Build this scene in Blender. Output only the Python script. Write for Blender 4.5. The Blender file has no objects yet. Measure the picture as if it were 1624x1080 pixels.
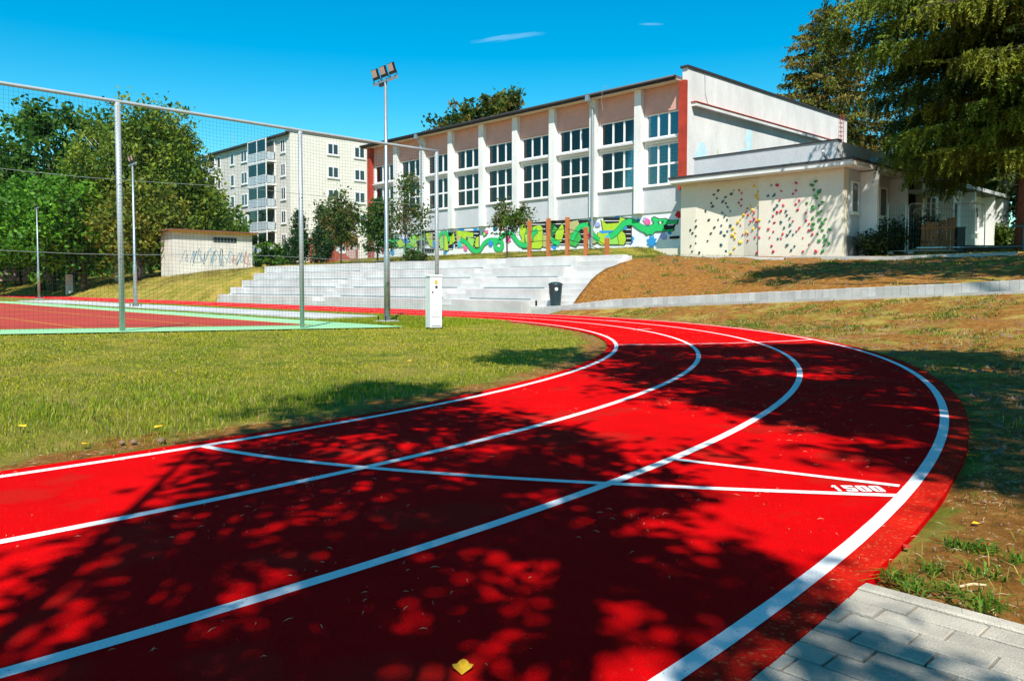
import bpy, bmesh, math, random
import numpy as np
from mathutils import Vector, Matrix
random.seed(7)
RNG = np.random.default_rng(11)
D = bpy.data
SC = bpy.context.scene
COL = SC.collection

# ------------------------------------------------------------------ camera
# world: x runs along the gym facade, y away from the camera side, camera stands at the origin
YAW = math.radians(46.2)
cam_d = D.cameras.new('camera'); cam = D.objects.new('camera', cam_d); COL.objects.link(cam)
cam_d.sensor_width = 36.0; cam_d.lens = 28.0; cam_d.shift_y = -30.0/1624.0
cam_d.clip_start = 0.05; cam_d.clip_end = 6000
cam.location = (0, 0, 1.0)
cam.rotation_euler = (math.radians(90) - math.atan(58/1263.0), 0, YAW)
SC.camera = cam

# ------------------------------------------------------------------ sky and sun
SUN = Vector((1.16, -1.0, 1.82)).normalized()
EL = math.asin(SUN.z); AZ = math.atan2(SUN.x, SUN.y)
w = D.worlds.new('World'); SC.world = w; w.use_nodes = True
nt = w.node_tree; nt.nodes.clear()
def N(t, typ, **kw):
    n = t.nodes.new(typ)
    for k, v in kw.items(): setattr(n, k, v)
    return n
sky = N(nt, 'ShaderNodeTexSky', sky_type='NISHITA', sun_disc=False)
sky.sun_elevation = EL; sky.sun_rotation = AZ
sky.altitude = 200; sky.air_density = 1.0; sky.dust_density = 0.3; sky.ozone_density = 2.2
tint = N(nt, 'ShaderNodeMix', data_type='RGBA', blend_type='MULTIPLY'); tint.inputs[0].default_value = 1
tint.inputs[7].default_value = (1.0, 1.34, 1.0, 1)
hs = N(nt, 'ShaderNodeHueSaturation'); hs.inputs['Saturation'].default_value = 1.6
nt.links.new(sky.outputs[0], hs.inputs['Color']); nt.links.new(hs.outputs[0], tint.inputs[6])
bg = N(nt, 'ShaderNodeBackground'); bg.inputs[1].default_value = 0.11
out = N(nt, 'ShaderNodeOutputWorld')
# two thin cirrus wisps high in the sky
tc = N(nt, 'ShaderNodeTexCoord')
def wisp(cd, ax, ln, wd, seed):
    c = Vector(cd).normalized(); a = Vector(ax); a = (a - c*a.dot(c)).normalized(); b = c.cross(a)
    def dot(vec):
        n = N(nt, 'ShaderNodeVectorMath', operation='DOT_PRODUCT'); n.inputs[1].default_value = vec
        nt.links.new(tc.outputs['Generated'], n.inputs[0]); return n.outputs['Value']
    def m(op, x, y):
        n = N(nt, 'ShaderNodeMath', operation=op)
        for i, q in enumerate((x, y)):
            if isinstance(q, (int, float)): n.inputs[i].default_value = q
            else: nt.links.new(q, n.inputs[i])
        return n.outputs[0]
    p = m('DIVIDE', dot(a), ln); q = m('DIVIDE', dot(b), wd)
    cmb = N(nt, 'ShaderNodeCombineXYZ'); nt.links.new(p, cmb.inputs[0]); nt.links.new(q, cmb.inputs[1]); cmb.inputs[2].default_value = seed
    nz = N(nt, 'ShaderNodeTexNoise'); nz.inputs['Scale'].default_value = 1.6; nz.inputs['Detail'].default_value = 5
    nt.links.new(cmb.outputs[0], nz.inputs['Vector'])
    q2 = m('ADD', q, m('MULTIPLY', m('SUBTRACT', nz.outputs[0], .5), 2.2))
    r = m('ADD', m('MULTIPLY', p, p), m('MULTIPLY', q2, q2))
    k = m('SUBTRACT', 1.0, r); k = m('MAXIMUM', k, 0.0)
    front = m('GREATER_THAN', dot(c), 0.5)
    return m('MULTIPLY', m('MULTIPLY', k, nz.outputs[0]), front)
w1 = wisp((-0.6934, 0.6587, 0.2921), (0.0655, 0.0641, 0.0108), 0.047, 0.0034, 1.3)
w2 = wisp((-0.5661, 0.7670, 0.3020), (0.69, 0.72, 0.0), 0.016, 0.0014, 4.1)
add = N(nt, 'ShaderNodeMath', operation='ADD'); nt.links.new(w1, add.inputs[0]); nt.links.new(w2, add.inputs[1])
sc_ = N(nt, 'ShaderNodeMath', operation='MULTIPLY'); nt.links.new(add.outputs[0], sc_.inputs[0]); sc_.inputs[1].default_value = 0.22
mixc = N(nt, 'ShaderNodeMix', data_type='RGBA'); nt.links.new(sc_.outputs[0], mixc.inputs[0])
nt.links.new(tint.outputs[2], mixc.inputs[6]); mixc.inputs[7].default_value = (7.5, 9, 9.5, 1)
nt.links.new(mixc.outputs[2], bg.inputs[0]); nt.links.new(bg.outputs[0], out.inputs[0])

sun_d = D.lights.new('sun', 'SUN'); sun_d.energy = 4.8; sun_d.angle = math.radians(0.53); sun_d.color = (1.0, 0.955, 0.87)
sun = D.objects.new('sun', sun_d); COL.objects.link(sun); sun.rotation_euler = SUN.to_track_quat('Z', 'Y').to_euler(); sun.location = (20, -20, 40)
SC.view_settings.view_transform = 'Standard'; SC.view_settings.look = 'None'
SC.view_settings.exposure = 0.6; SC.view_settings.gamma = 1.0
SC.render.engine = 'CYCLES'
SC.cycles.max_bounces = 6; SC.cycles.transparent_max_bounces = 8

# ------------------------------------------------------------------ materials
def mat(name, col, rough=0.8, var=0.12, scale=6.0, bump=0.0, bscale=60.0, metal=0.0, spec=0.5, col2=None, objrand=0.0, detail=6, stretch=None, fine=0.0, fscale=150.0):
    m = D.materials.new(name); m.use_nodes = True; t = m.node_tree; b = t.nodes['Principled BSDF']
    b.inputs['Roughness'].default_value = rough; b.inputs['Metallic'].default_value = metal
    b.inputs['Specular IOR Level'].default_value = spec
    tcn = N(t, 'ShaderNodeTexCoord'); mp = N(t, 'ShaderNodeMapping')
    t.links.new(tcn.outputs['Object'], mp.inputs[0])
    if stretch: mp.inputs['Scale'].default_value = stretch
    nz = N(t, 'ShaderNodeTexNoise'); nz.inputs['Scale'].default_value = scale; nz.inputs['Detail'].default_value = detail; nz.inputs['Roughness'].default_value = 0.62
    t.links.new(mp.outputs[0], nz.inputs['Vector'])
    rp = N(t, 'ShaderNodeValToRGB'); rp.color_ramp.elements[0].position = 0.3; rp.color_ramp.elements[1].position = 0.7
    c = col; a = tuple(max(0, x*(1-var)) for x in c)
    bb = col2 if col2 else tuple(min(1, x*(1+var)) for x in c)
    rp.color_ramp.elements[0].color = (*a, 1); rp.color_ramp.elements[1].color = (*bb, 1)
    t.links.new(nz.outputs[0], rp.inputs[0]); cur = rp.outputs[0]
    def mul(cur, sock, lo, hi, a0=0., a1=1.):
        mr = N(t, 'ShaderNodeMapRange'); mr.inputs[1].default_value = a0; mr.inputs[2].default_value = a1; mr.inputs[3].default_value = lo; mr.inputs[4].default_value = hi
        t.links.new(sock, mr.inputs[0])
        mx = N(t, 'ShaderNodeMix', data_type='RGBA', blend_type='MULTIPLY'); mx.inputs[0].default_value = 1
        t.links.new(cur, mx.inputs[6]); t.links.new(mr.outputs[0], mx.inputs[7]); return mx.outputs[2]
    if fine:
        n2 = N(t, 'ShaderNodeTexNoise'); n2.inputs['Scale'].default_value = fscale; n2.inputs['Detail'].default_value = 2
        t.links.new(tcn.outputs['Object'], n2.inputs['Vector']); cur = mul(cur, n2.outputs[0], 1-fine, 1+fine, .3, .7)
    if objrand:
        oi = N(t, 'ShaderNodeObjectInfo'); cur = mul(cur, oi.outputs['Random'], 1-objrand, 1+objrand)
    t.links.new(cur, b.inputs['Base Color'])
    if bump:
        n3 = N(t, 'ShaderNodeTexNoise'); n3.inputs['Scale'].default_value = bscale; n3.inputs['Detail'].default_value = 4
        t.links.new(tcn.outputs['Object'], n3.inputs['Vector'])
        bp = N(t, 'ShaderNodeBump'); bp.inputs['Strength'].default_value = bump; bp.inputs['Distance'].default_value = 0.02
        t.links.new(n3.outputs[0], bp.inputs['Height']); t.links.new(bp.outputs[0], b.inputs['Normal'])
    return m
def leafmat(name, transl=0.3, rough=0.55):
    m = D.materials.new(name); m.use_nodes = True; t = m.node_tree; b = t.nodes['Principled BSDF']
    at = N(t, 'ShaderNodeAttribute', attribute_name='Col'); t.links.new(at.outputs['Color'], b.inputs['Base Color'])
    b.inputs['Roughness'].default_value = rough; b.inputs['Specular IOR Level'].default_value = 0.25
    tr = N(t, 'ShaderNodeBsdfTranslucent'); t.links.new(at.outputs['Color'], tr.inputs[0])
    mx = N(t, 'ShaderNodeMixShader'); mx.inputs[0].default_value = transl
    t.links.new(b.outputs[0], mx.inputs[1]); t.links.new(tr.outputs[0], mx.inputs[2]); t.links.new(mx.outputs[0], t.nodes['Material Output'].inputs[0])
    return m
def glassmat(name, tintc=(0.72, 0.85, 0.88), rough=0.03):
    m = D.materials.new(name); m.use_nodes = True; t = m.node_tree; t.nodes.remove(t.nodes['Principled BSDF'])
    tr = N(t, 'ShaderNodeBsdfTransparent'); tr.inputs[0].default_value = (*tintc, 1)
    gl = N(t, 'ShaderNodeBsdfGlossy'); gl.inputs['Roughness'].default_value = rough; gl.inputs[0].default_value = (1, 1, 1, 1)
    fr = N(t, 'ShaderNodeFresnel'); fr.inputs[0].default_value = 1.6
    mx = N(t, 'ShaderNodeMixShader'); t.links.new(fr.outputs[0], mx.inputs[0]); t.links.new(tr.outputs[0], mx.inputs[1]); t.links.new(gl.outputs[0], mx.inputs[2])
    t.links.new(mx.outputs[0], t.nodes['Material Output'].inputs[0]); return m
M = {}
M['concrete'] = mat('pale_concrete', (0.52, 0.515, 0.50), 0.85, 0.2, 0.9, 0.15, 40, objrand=0.07, fine=0.06, fscale=35)
M['concrete_dk'] = mat('grey_concrete', (0.40, 0.39, 0.37), 0.9, 0.16, 2.0, 0.25, 40, objrand=0.12, fine=0.1, fscale=45)
M['paver'] = mat('paver_concrete', (0.37, 0.335, 0.275), 0.9, 0.22, 5.0, 0.35, 160, objrand=0.15, fine=0.16, fscale=200)
M['joint'] = mat('joint_sand', (0.06, 0.05, 0.035), 1.0, 0.4, 20)
M['white'] = mat('white_paint', (0.75, 0.75, 0.74), 0.7, 0.06, 1.1, 0.08, 30, fine=0.03, fscale=25)
M['plaster'] = mat('aged_white_plaster', (0.68, 0.675, 0.66), 0.9, 0.16, 0.8, 0.2, 25, fine=0.05, fscale=14, stretch=(1, 1, .45))
M['grey_plaster'] = mat('light_grey_plaster', (0.50, 0.51, 0.53), 0.9, 0.06, 1.0, 0.15, 30, fine=0.05, fscale=12)
M['pink'] = mat('pink_plaster', (0.60, 0.33, 0.27), 0.9, 0.07, 1.2, 0.15, 30, fine=0.06, fscale=14)
M['redpier'] = mat('rusty_red_paint', (0.38, 0.035, 0.015), 0.85, 0.25, 1.6, 0.1, 30)
M['roofdark'] = mat('dark_roof_metal', (0.035, 0.035, 0.04), 0.55, 0.2, 4)
M['roofgrey'] = mat('roof_felt', (0.12, 0.12, 0.12), 0.9, 0.2, 3)
M['galv'] = mat('galvanised_steel', (0.42, 0.46, 0.48), 0.42, 0.14, 9, metal=0.75, fine=0.1, fscale=60)
M['fencepaint'] = mat('grey_post_paint', (0.42, 0.45, 0.47), 0.45, 0.08, 8, metal=0.3)
M['wire'] = mat('dark_green_net_cord', (0.012, 0.05, 0.045), 0.7, 0.1)
M['cable'] = mat('tension_cable', (0.22, 0.24, 0.24), 0.6, 0.1)
M['blackmetal'] = mat('black_painted_metal', (0.012, 0.012, 0.014), 0.45, 0.2)
M['lens'] = mat('floodlight_lens', (0.62, 0.42, 0.36), 0.25, 0.12, 40)
M['glass'] = glassmat('window_glass')
M['glass2'] = glassmat('balcony_glass', (0.55, 0.68, 0.74), 0.08)
M['inner'] = mat('dark_room', (0.018, 0.03, 0.038), 0.9, 0.2, 0.6)
M['curtain'] = mat('rust_curtain', (0.50, 0.20, 0.10), 0.9, 0.25, 3, stretch=(6, 6, .3))
M['cream'] = mat('cream_wall', (0.66, 0.60, 0.50), 0.9, 0.05, 0.9, 0.1, 30, fine=0.04, fscale=12)
M['apt'] = mat('apartment_plaster', (0.60, 0.56, 0.50), 0.9, 0.07, 0.4, fine=0.06, fscale=3)
M['apt_end'] = mat('apartment_gable', (0.70, 0.65, 0.58), 0.9, 0.05, 0.4, fine=0.04, fscale=3)
M['balc'] = mat('balcony_panel', (0.40, 0.46, 0.50), 0.6, 0.1, 2)
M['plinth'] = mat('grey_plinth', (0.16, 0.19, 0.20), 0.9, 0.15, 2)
M['bluegrey'] = mat('blue_grey_wall', (0.42, 0.47, 0.52), 0.9, 0.06, 1)
M['orange'] = mat('orange_painted_wood', (0.42, 0.13, 0.035), 0.7, 0.2, 4, stretch=(4, 4, .5))
M['wood'] = mat('weathered_pallet_wood', (0.23, 0.10, 0.035), 0.85, 0.45, 5, stretch=(5, 5, .5), objrand=0.35)
M['darkwood'] = mat('dark_beam_wood', (0.06, 0.03, 0.02), 0.9, 0.4, 4)
M['bark'] = mat('brown_bark', (0.07, 0.05, 0.035), 0.95, 0.4, 7, 0.6, 25, stretch=(3, 3, .6))
M['birchbark'] = mat('birch_bark', (0.55, 0.53, 0.48), 0.9, 0.35, 4, 0.3, 20, stretch=(.6, .6, 4))
M['sprucebark'] = mat('reddish_bark', (0.13, 0.05, 0.03), 0.95, 0.4, 7, 0.6, 25, stretch=(3, 3, .6))
M['leaf'] = leafmat('leaf', 0.32); M['needle'] = leafmat('needle', 0.2); M['blade'] = leafmat('grass_blade', 0.3, 0.6)
M['bin'] = mat('dark_teal_plastic', (0.012, 0.035, 0.042), 0.4, 0.15)
M['white_plastic'] = mat('white_plastic', (0.74, 0.74, 0.72), 0.5, 0.03, 2)
M['bluepaint'] = mat('blue_tube_paint', (0.02, 0.10, 0.14), 0.45, 0.15)
M['court_red'] = mat('court_red_acrylic', (0.40, 0.032, 0.012), 0.85, 0.12, 0.7, 0.1, 80, fine=0.08, fscale=40)
M['court_green'] = mat('court_mint_acrylic', (0.30, 0.60, 0.30), 0.85, 0.08, 0.7, 0.1, 80, fine=0.06, fscale=40)
M['courtline_y'] = mat('court_yellow_line', (0.72, 0.38, 0.03), 0.8, 0.1)
M['pinkwall'] = mat('pink_house_wall', (0.55, 0.36, 0.34), 0.9, 0.1, 1)
M['tile'] = mat('roof_tile', (0.22, 0.08, 0.05), 0.9, 0.2, 3)
M['straw'] = mat('dry_straw', (0.55, 0.42, 0.24), 0.9, 0.3, 9)
M['stone'] = mat('pebble', (0.20, 0.125, 0.075), 0.95, 0.3, 20)
M['yleaf'] = mat('yellow_leaf', (1.0, 0.50, 0.012), 0.6, 0.15, 30)
M['rleaf'] = mat('red_leaf', (0.42, 0.03, 0.02), 0.6, 0.15, 30)
M['carpaint'] = mat('pale_blue_car_paint', (0.30, 0.42, 0.55), 0.25, 0.04)
M['tyre'] = mat('black_rubber', (0.015, 0.015, 0.015), 0.8, 0.1)
for k, c in dict(black=(.012, .012, .014), teal=(.02, .09, .12), red=(.5, .02, .05), yellow=(.78, .48, .02), green=(.03, .20, .04)).items():
    M['hold_'+k] = mat(k+'_hold_resin', c, 0.65, 0.1, 30)
PC = dict(black=(.008, .008, .01), white=(.75, .78, .78), yg=(.40, .60, .03), lime=(.28, .62, .10), green=(.04, .42, .07), emerald=(.015, .50, .13), dgreen=(.01, .16, .05), tan=(.46, .42, .18), blue=(.02, .27, .62), teal=(.05, .5, .55), pink=(.80, .12, .35), magenta=(.62, .02, .20), red=(.55, .01, .03), lilac=(.36, .38, .72), paleblue=(.50, .74, .82), palegreen=(.42, .50, .22))
for k, c in PC.items(): M['paint_'+k] = mat(k+'_wall_paint', c, 0.85, 0.10, 2.5, fine=0.06, fscale=20)

# red track: polyurethane granules, slightly faded at the outer margin
def trackmat():
    m = mat('red_track_rubber', (0.68, 0.0016, 0.0030), 0.95, 0.13, 1.3, 0.6, 330, spec=0.03, fine=0.30, fscale=230)
    return m
M['track'] = trackmat()
M['line'] = mat('white_line_paint', (0.80, 0.80, 0.80), 0.85, 0.03, 3, 0.35, 420, fine=0.10, fscale=380)
def speckle(m, col, thr, sc):
    t = m.node_tree; b = t.nodes['Principled BSDF']; src = b.inputs['Base Color'].links[0].from_socket
    tcn = N(t, 'ShaderNodeTexCoord'); nz = N(t, 'ShaderNodeTexNoise'); nz.inputs['Scale'].default_value = sc; nz.inputs['Detail'].default_value = 3
    t.links.new(tcn.outputs['Object'], nz.inputs['Vector'])
    mr = N(t, 'ShaderNodeMapRange'); mr.inputs[1].default_value = thr; mr.inputs[2].default_value = thr+.06
    t.links.new(nz.outputs[0], mr.inputs[0])
    mx = N(t, 'ShaderNodeMix', data_type='RGBA'); mx.inputs[7].default_value = (*col, 1)
    t.links.new(mr.outputs[0], mx.inputs[0]); t.links.new(src, mx.inputs[6]); t.links.new(mx.outputs[2], b.inputs['Base Color'])
speckle(M['line'], (0.16, 0.06, 0.06), 0.655, 130)
M['margin'] = mat('dusty_track_margin', (0.60, 0.014, 0.007), 0.95, 0.22, 3.5, 0.5, 420, spec=0.03, fine=0.3, fscale=300)
speckle(M['margin'], (0.60, 0.09, 0.035), 0.60, 60)
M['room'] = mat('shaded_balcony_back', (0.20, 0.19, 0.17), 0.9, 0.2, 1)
speckle(M['track'], (0.60, 0.030, 0.016), 0.66, 55)
speckle(M['track'], (0.56, 0.010, 0.007), 0.56, 1.6)

# ground: grass, dry grass and bare soil mixed by where each grows
def groundmat():
    m = D.materials.new('ground_soil_and_turf'); m.use_nodes = True; t = m.node_tree; b = t.nodes['Principled BSDF']
    b.inputs['Roughness'].default_value = 0.95; b.inputs['Specular IOR Level'].default_value = 0.1
    g = N(t, 'ShaderNodeNewGeometry')
    def noise(s, d=6, r=.6):
        n = N(t, 'ShaderNodeTexNoise'); n.inputs['Scale'].default_value = s; n.inputs['Detail'].default_value = d; n.inputs['Roughness'].default_value = r
        t.links.new(g.outputs['Position'], n.inputs['Vector']); return n.outputs[0]
    def ramp(s, stops):
        r = N(t, 'ShaderNodeValToRGB'); e = r.color_ramp.elements
        e[0].position, e[0].color = stops[0][0], (*stops[0][1], 1); e[1].position, e[1].color = stops[-1][0], (*stops[-1][1], 1)
        for p, c in stops[1:-1]:
            x = e.new(p); x.color = (*c, 1)
        t.links.new(s, r.inputs[0]); return r.outputs[0]
    def mix(f, a, bb):
        n = N(t, 'ShaderNodeMix', data_type='RGBA'); t.links.new(f, n.inputs[0]); t.links.new(a, n.inputs[6]); t.links.new(bb, n.inputs[7]); return n.outputs[2]
    def ma(op, a, bb):
        n = N(t, 'ShaderNodeMath', operation=op); n.use_clamp = False
        for i, q in enumerate((a, bb)):
            if isinstance(q, (int, float)): n.inputs[i].default_value = q
            else: t.links.new(q, n.inputs[i])
        return n.outputs[0]
    grass = ramp(noise(2.3), [(.3, (.055, .095, .008)), (.5, (.14, .165, .016)), (.7, (.26, .21, .04))])
    dry = ramp(noise(1.1), [(.3, (.17, .16, .018)), (.5, (.34, .25, .05)), (.7, (.44, .28, .085))])
    soil = ramp(noise(9, 8, .7), [(.28, (.085, .033, .008)), (.5, (.27, .115, .022)), (.72, (.42, .22, .065))])
    fn = N(t, 'ShaderNodeAttribute', attribute_name='zone'); sep = N(t, 'ShaderNodeSeparateColor'); t.links.new(fn.outputs['Color'], sep.inputs[0])
    fs = ma('ADD', sep.outputs[0], ma('MULTIPLY', ma('SUBTRACT', noise(1.7, 8, .7), .5), 2.2))
    r1 = N(t, 'ShaderNodeMapRange'); r1.inputs[1].default_value = .4; r1.inputs[2].default_value = .62; t.links.new(fs, r1.inputs[0])
    fd = ma('ADD', sep.outputs[1], ma('MULTIPLY', ma('SUBTRACT', noise(.8, 6, .65), .5), 1.4))
    r2 = N(t, 'ShaderNodeMapRange'); r2.inputs[1].default_value = .3; r2.inputs[2].default_value = .75; t.links.new(fd, r2.inputs[0])
    c = mix(r1.outputs[0], mix(r2.outputs[0], grass, dry), soil)
    sp = N(t, 'ShaderNodeMapRange'); sp.inputs[3].default_value = .55; sp.inputs[4].default_value = 1.45; t.links.new(noise(55, 3, .8), sp.inputs[0])
    mx = N(t, 'ShaderNodeMix', data_type='RGBA', blend_type='MULTIPLY'); mx.inputs[0].default_value = 1; t.links.new(c, mx.inputs[6]); t.links.new(sp.outputs[0], mx.inputs[7])
    t.links.new(mx.outputs[2], b.inputs['Base Color'])
    bp = N(t, 'ShaderNodeBump'); bp.inputs['Strength'].default_value = .9; bp.inputs['Distance'].default_value = .05
    t.links.new(noise(14, 9, .75), bp.inputs['Height']); t.links.new(bp.outputs[0], b.inputs['Normal'])
    return m
M['ground'] = groundmat()

# ------------------------------------------------------------------ mesh helpers
class MB:
    def __init__(s): s.v = []; s.f = []
    def add(s, vs, fs):
        o = len(s.v); s.v += [tuple(x) for x in vs]; s.f += [tuple(i+o for i in f) for f in fs]; return s
    def box(s, x0, x1, y0, y1, z0, z1):
        return s.add([(x0,y0,z0),(x1,y0,z0),(x1,y1,z0),(x0,y1,z0),(x0,y0,z1),(x1,y0,z1),(x1,y1,z1),(x0,y1,z1)],
                     [(0,3,2,1),(4,5,6,7),(0,1,5,4),(1,2,6,5),(2,3,7,6),(3,0,4,7)])
    def bbox(s, x0, x1, y0, y1, z0, z1, b=.01):   # box with chamfered top and vertical edges
        P = []
        for z, i in ((z0, 0), (z1-b, 0), (z1, b)):
            P += [(x0+i,y0+i,z),(x1-i,y0+i,z),(x1-i,y1-i,z),(x0+i,y1-i,z)]
        F = [(0,3,2,1),(8,9,10,11)]
        for k in (0, 4):
            for i in range(4): j = (i+1) % 4; F.append((k+i,k+j,k+4+j,k+4+i))
        return s.add(P, F)
    def obox(s, c, ax, ay, az):                     # oriented box from centre and half axes
        c, ax, ay, az = map(Vector, (c, ax, ay, az)); P = [c+ax*i+ay*j+az*k for k in (-1,1) for i, j in ((-1,-1),(1,-1),(1,1),(-1,1))]
        return s.add(P, [(0,3,2,1),(4,5,6,7),(0,1,5,4),(1,2,6,5),(2,3,7,6),(3,0,4,7)])
    def tube(s, path, r, n=8, cap=True):
        path = [Vector(p) for p in path]; rs = r if isinstance(r, (list, tuple)) else [r]*len(path)
        o = len(s.v); ref = None
        for i, p in enumerate(path):
            d = (path[min(i+1, len(path)-1)] - path[max(i-1, 0)])
            d = d.normalized() if d.length > 1e-9 else Vector((0, 0, 1))
            if ref is None: ref = Vector((0, 0, 1)) if abs(d.z) < .9 else Vector((1, 0, 0))
            a = (ref - d*ref.dot(d)).normalized(); ref = a; b = d.cross(a)
            for k in range(n):
                t = 2*math.pi*k/n; s.v.append(tuple(p + (a*math.cos(t)+b*math.sin(t))*rs[i]))
        for i in range(len(path)-1):
            for k in range(n):
                k2 = (k+1) % n; s.f.append((o+i*n+k, o+i*n+k2, o+(i+1)*n+k2, o+(i+1)*n+k))
        if cap: s.f.append(tuple(o+k for k in reversed(range(n)))); s.f.append(tuple(o+(len(path)-1)*n+k for k in range(n)))
        return s
    def lathe(s, c, prof, n=24):
        o = len(s.v)
        for r, z in prof:
            for k in range(n): t = 2*math.pi*k/n; s.v.append((c[0]+r*math.cos(t), c[1]+r*math.sin(t), c[2]+z))
        for i in range(len(prof)-1):
            for k in range(n): k2 = (k+1) % n; s.f.append((o+i*n+k, o+i*n+k2, o+(i+1)*n+k2, o+(i+1)*n+k))
        s.f.append(tuple(o+k for k in reversed(range(n)))); s.f.append(tuple(o+(len(prof)-1)*n+k for k in range(n))); return s
    def prism(s, poly, axis, a, b):                 # polygon extruded along an axis (0 x, 1 y, 2 z)
        def P(p, h): q = list(p); q.insert(axis, h); return tuple(q)
        n = len(poly); o = len(s.v); s.v += [P(p, a) for p in poly] + [P(p, b) for p in poly]
        s.f += [tuple(o+i for i in range(n)), tuple(o+n+i for i in reversed(range(n)))]
        for i in range(n): j = (i+1) % n; s.f.append((o+j, o+i, o+n+i, o+n+j))
        return s
def root_of(o):
    while o.parent: o = o.parent
    return o
def build(name, mb, m, parent=None, smooth=False, local=False, fixn=False):
    me = D.meshes.new(name); off = (0, 0, 0)
    if parent is not None and not local: off = tuple(root_of(parent).location)
    me.from_pydata([(x-off[0], y-off[1], z-off[2]) for x, y, z in mb.v], [], mb.f)
    if m is not None: me.materials.append(M[m] if isinstance(m, str) else m)
    if fixn:
        bm = bmesh.new(); bm.from_mesh(me); bmesh.ops.recalc_face_normals(bm, faces=bm.faces); bm.to_mesh(me); bm.free()
    if smooth: me.polygons.foreach_set('use_smooth', [True]*len(me.polygons))
    o = D.objects.new(name, me); COL.objects.link(o)
    if parent is not None: o.parent = parent
    return o
def thing(name, label, cat, loc=(0, 0, 0), group=None):
    o = D.objects.new(name, None); o.empty_display_size = .3; COL.objects.link(o); o.location = loc
    o['label'] = label; o['category'] = cat
    if group: o['group'] = group
    return o
def tag(o, label, cat, group=None):
    o['label'] = label; o['category'] = cat
    if group: o['group'] = group
    return o
def struct(name, mb, m, smooth=False):
    o = build(name, mb, m, None, smooth); o['kind'] = 'structure'; return o
def arr_mesh(name, V, F, m, parent=None, colors=None, kind=None, smooth=False):
    V = np.asarray(V, np.float32); F = np.asarray(F, np.int32); k = F.shape[1]
    if parent is not None: V = V - np.array(root_of(parent).location, np.float32)
    me = D.meshes.new(name); me.vertices.add(len(V)); me.vertices.foreach_set('co', V.ravel())
    me.loops.add(F.size); me.loops.foreach_set('vertex_index', F.ravel())
    me.polygons.add(len(F)); me.polygons.foreach_set('loop_start', np.arange(0, F.size, k, dtype=np.int32)); me.polygons.foreach_set('loop_total', np.full(len(F), k, np.int32))
    me.update(calc_edges=True)
    if colors is not None:
        nm, cc = colors; ca = me.color_attributes.new(nm, 'FLOAT_COLOR', 'POINT')
        c4 = np.ones((len(V), 4), np.float32); c4[:, :3] = cc; ca.data.foreach_set('color', c4.ravel())
    if smooth: me.polygons.foreach_set('use_smooth', np.ones(len(F), bool))
    me.materials.append(M[m] if isinstance(m, str) else m)
    o = D.objects.new(name, me); COL.objects.link(o)
    if parent is not None: o.parent = parent
    if kind: o['kind'] = kind
    return o

# ------------------------------------------------------------------ terrain
CU, CV, CL = -20.0, 0.65, -86.0          # bend centre and the far bend's centre of the oval
R1, LW = 15.2, 1.225                     # inner line radius, lane width
RIN, ROUT = R1-.15, R1+3*LW+.155
def sst(x): x = np.clip(x, 0, 1); return x*x*(3-2*x)
def dist_oval(u, v):
    return np.hypot(u - np.clip(u, CL, CU), v - CV)
def zpath(u): return np.clip(.1 + (u+19.5)*.05, .06, 1.6)
def zg(u, v):
    u = np.asarray(u, float); v = np.asarray(v, float); u, v = np.broadcast_arrays(u, v)
    d = dist_oval(u, v); r = d - ROUT
    zin = np.clip(.022*(9-v), -.05, .14)*sst((-9-u)/6)*sst((RIN-d)/2.0)
    # right-hand side: lower bank, ramp, upper bank, terrace
    zp = zpath(u); wv = np.maximum(20.5-v, 1e-3); rr = np.maximum(r, 0)
    low = zp*(rr/(rr+wv))**1.35
    zt = 2.2 + .35*sst((v-31)/8)*sst((u+15)/2) + 1.0*sst((v-40)/20)
    kk = np.clip(1.6 + (u+19)*.42, 1.6, 5.0)
    zpt = zp + .13 + np.clip((u+19.5)*.056, 0, .14)
    up = zpt + (np.maximum(zt, zpt+.03)-zpt)*(1-np.exp(-np.maximum(v-21.02, 0)/kk))
    right = np.where(v < 20.5, low, np.where(v < 20.98, zp, up))
    # behind the bleachers
    back = np.where(v < 24, np.clip((v-21.6)*.5, -.08, 9), 2.12 + .72*sst((v-24.2)/8) + .9*sst((v-36)/12))
    # left bank
    k = 2.3 + np.clip(-47-u, 0, 80)*.10
    left = (2.5 + 1.2*sst((v-34)/14))*(1-np.exp(-np.maximum(v-19.95, 0)/k))
    tl = sst((u+47.6)/.5); b = left*(1-tl) + back*tl
    mid = np.where(v > 24, sst((u+24.5)/3), (u > -18.9).astype(float))
    o = b*(1-mid) + right*mid
    o = np.where(r > 0, np.where(v > -8, o, np.where(u > -19, right, 0)), 0)
    return np.where(d < RIN, zin, o)
def lin(a, b, st): return list(np.arange(a, b, st))
us = sorted(set([-3000, -1200, -600, -350, -220, -160] + lin(-140, -66, 3) + lin(-66, -50, .8) + lin(-50, 8, .28) + lin(8, 20, 1) + [22, 26, 32, 40, 60, 100, 200, 500, 1200, 3000] + [-18.95, -18.85, -47.6, -47.1]))
vs = sorted(set([-3000, -1000, -400, -200, -100, -60, -40, -30] + lin(-24, -4, 1) + lin(-4, 34, .28) + lin(34, 60, 1.2) + [64, 70, 80, 100, 140, 220, 400, 900, 3000] + [20.44, 20.52, 20.95, 21.02, 23.97, 24.03]))
U, V_ = np.meshgrid(us, vs); Z = zg(U, V_)
rough_ = (np.sin(U*2.1+V_*1.3)*np.cos(V_*1.9-U*.7))*.018 + (np.sin(U*5.3-V_*3.1)*np.cos(V_*4.7+U*2.2))*.012
dd = dist_oval(U, V_); onbank = ((dd > ROUT+.5) & ~((V_ > 20.35) & (V_ < 21.15)) & (np.hypot(U, V_-1) > 3))
Z = Z + rough_*np.where(onbank, 2.3, np.where(dd < RIN-.4, .6, 0.0))
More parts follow.
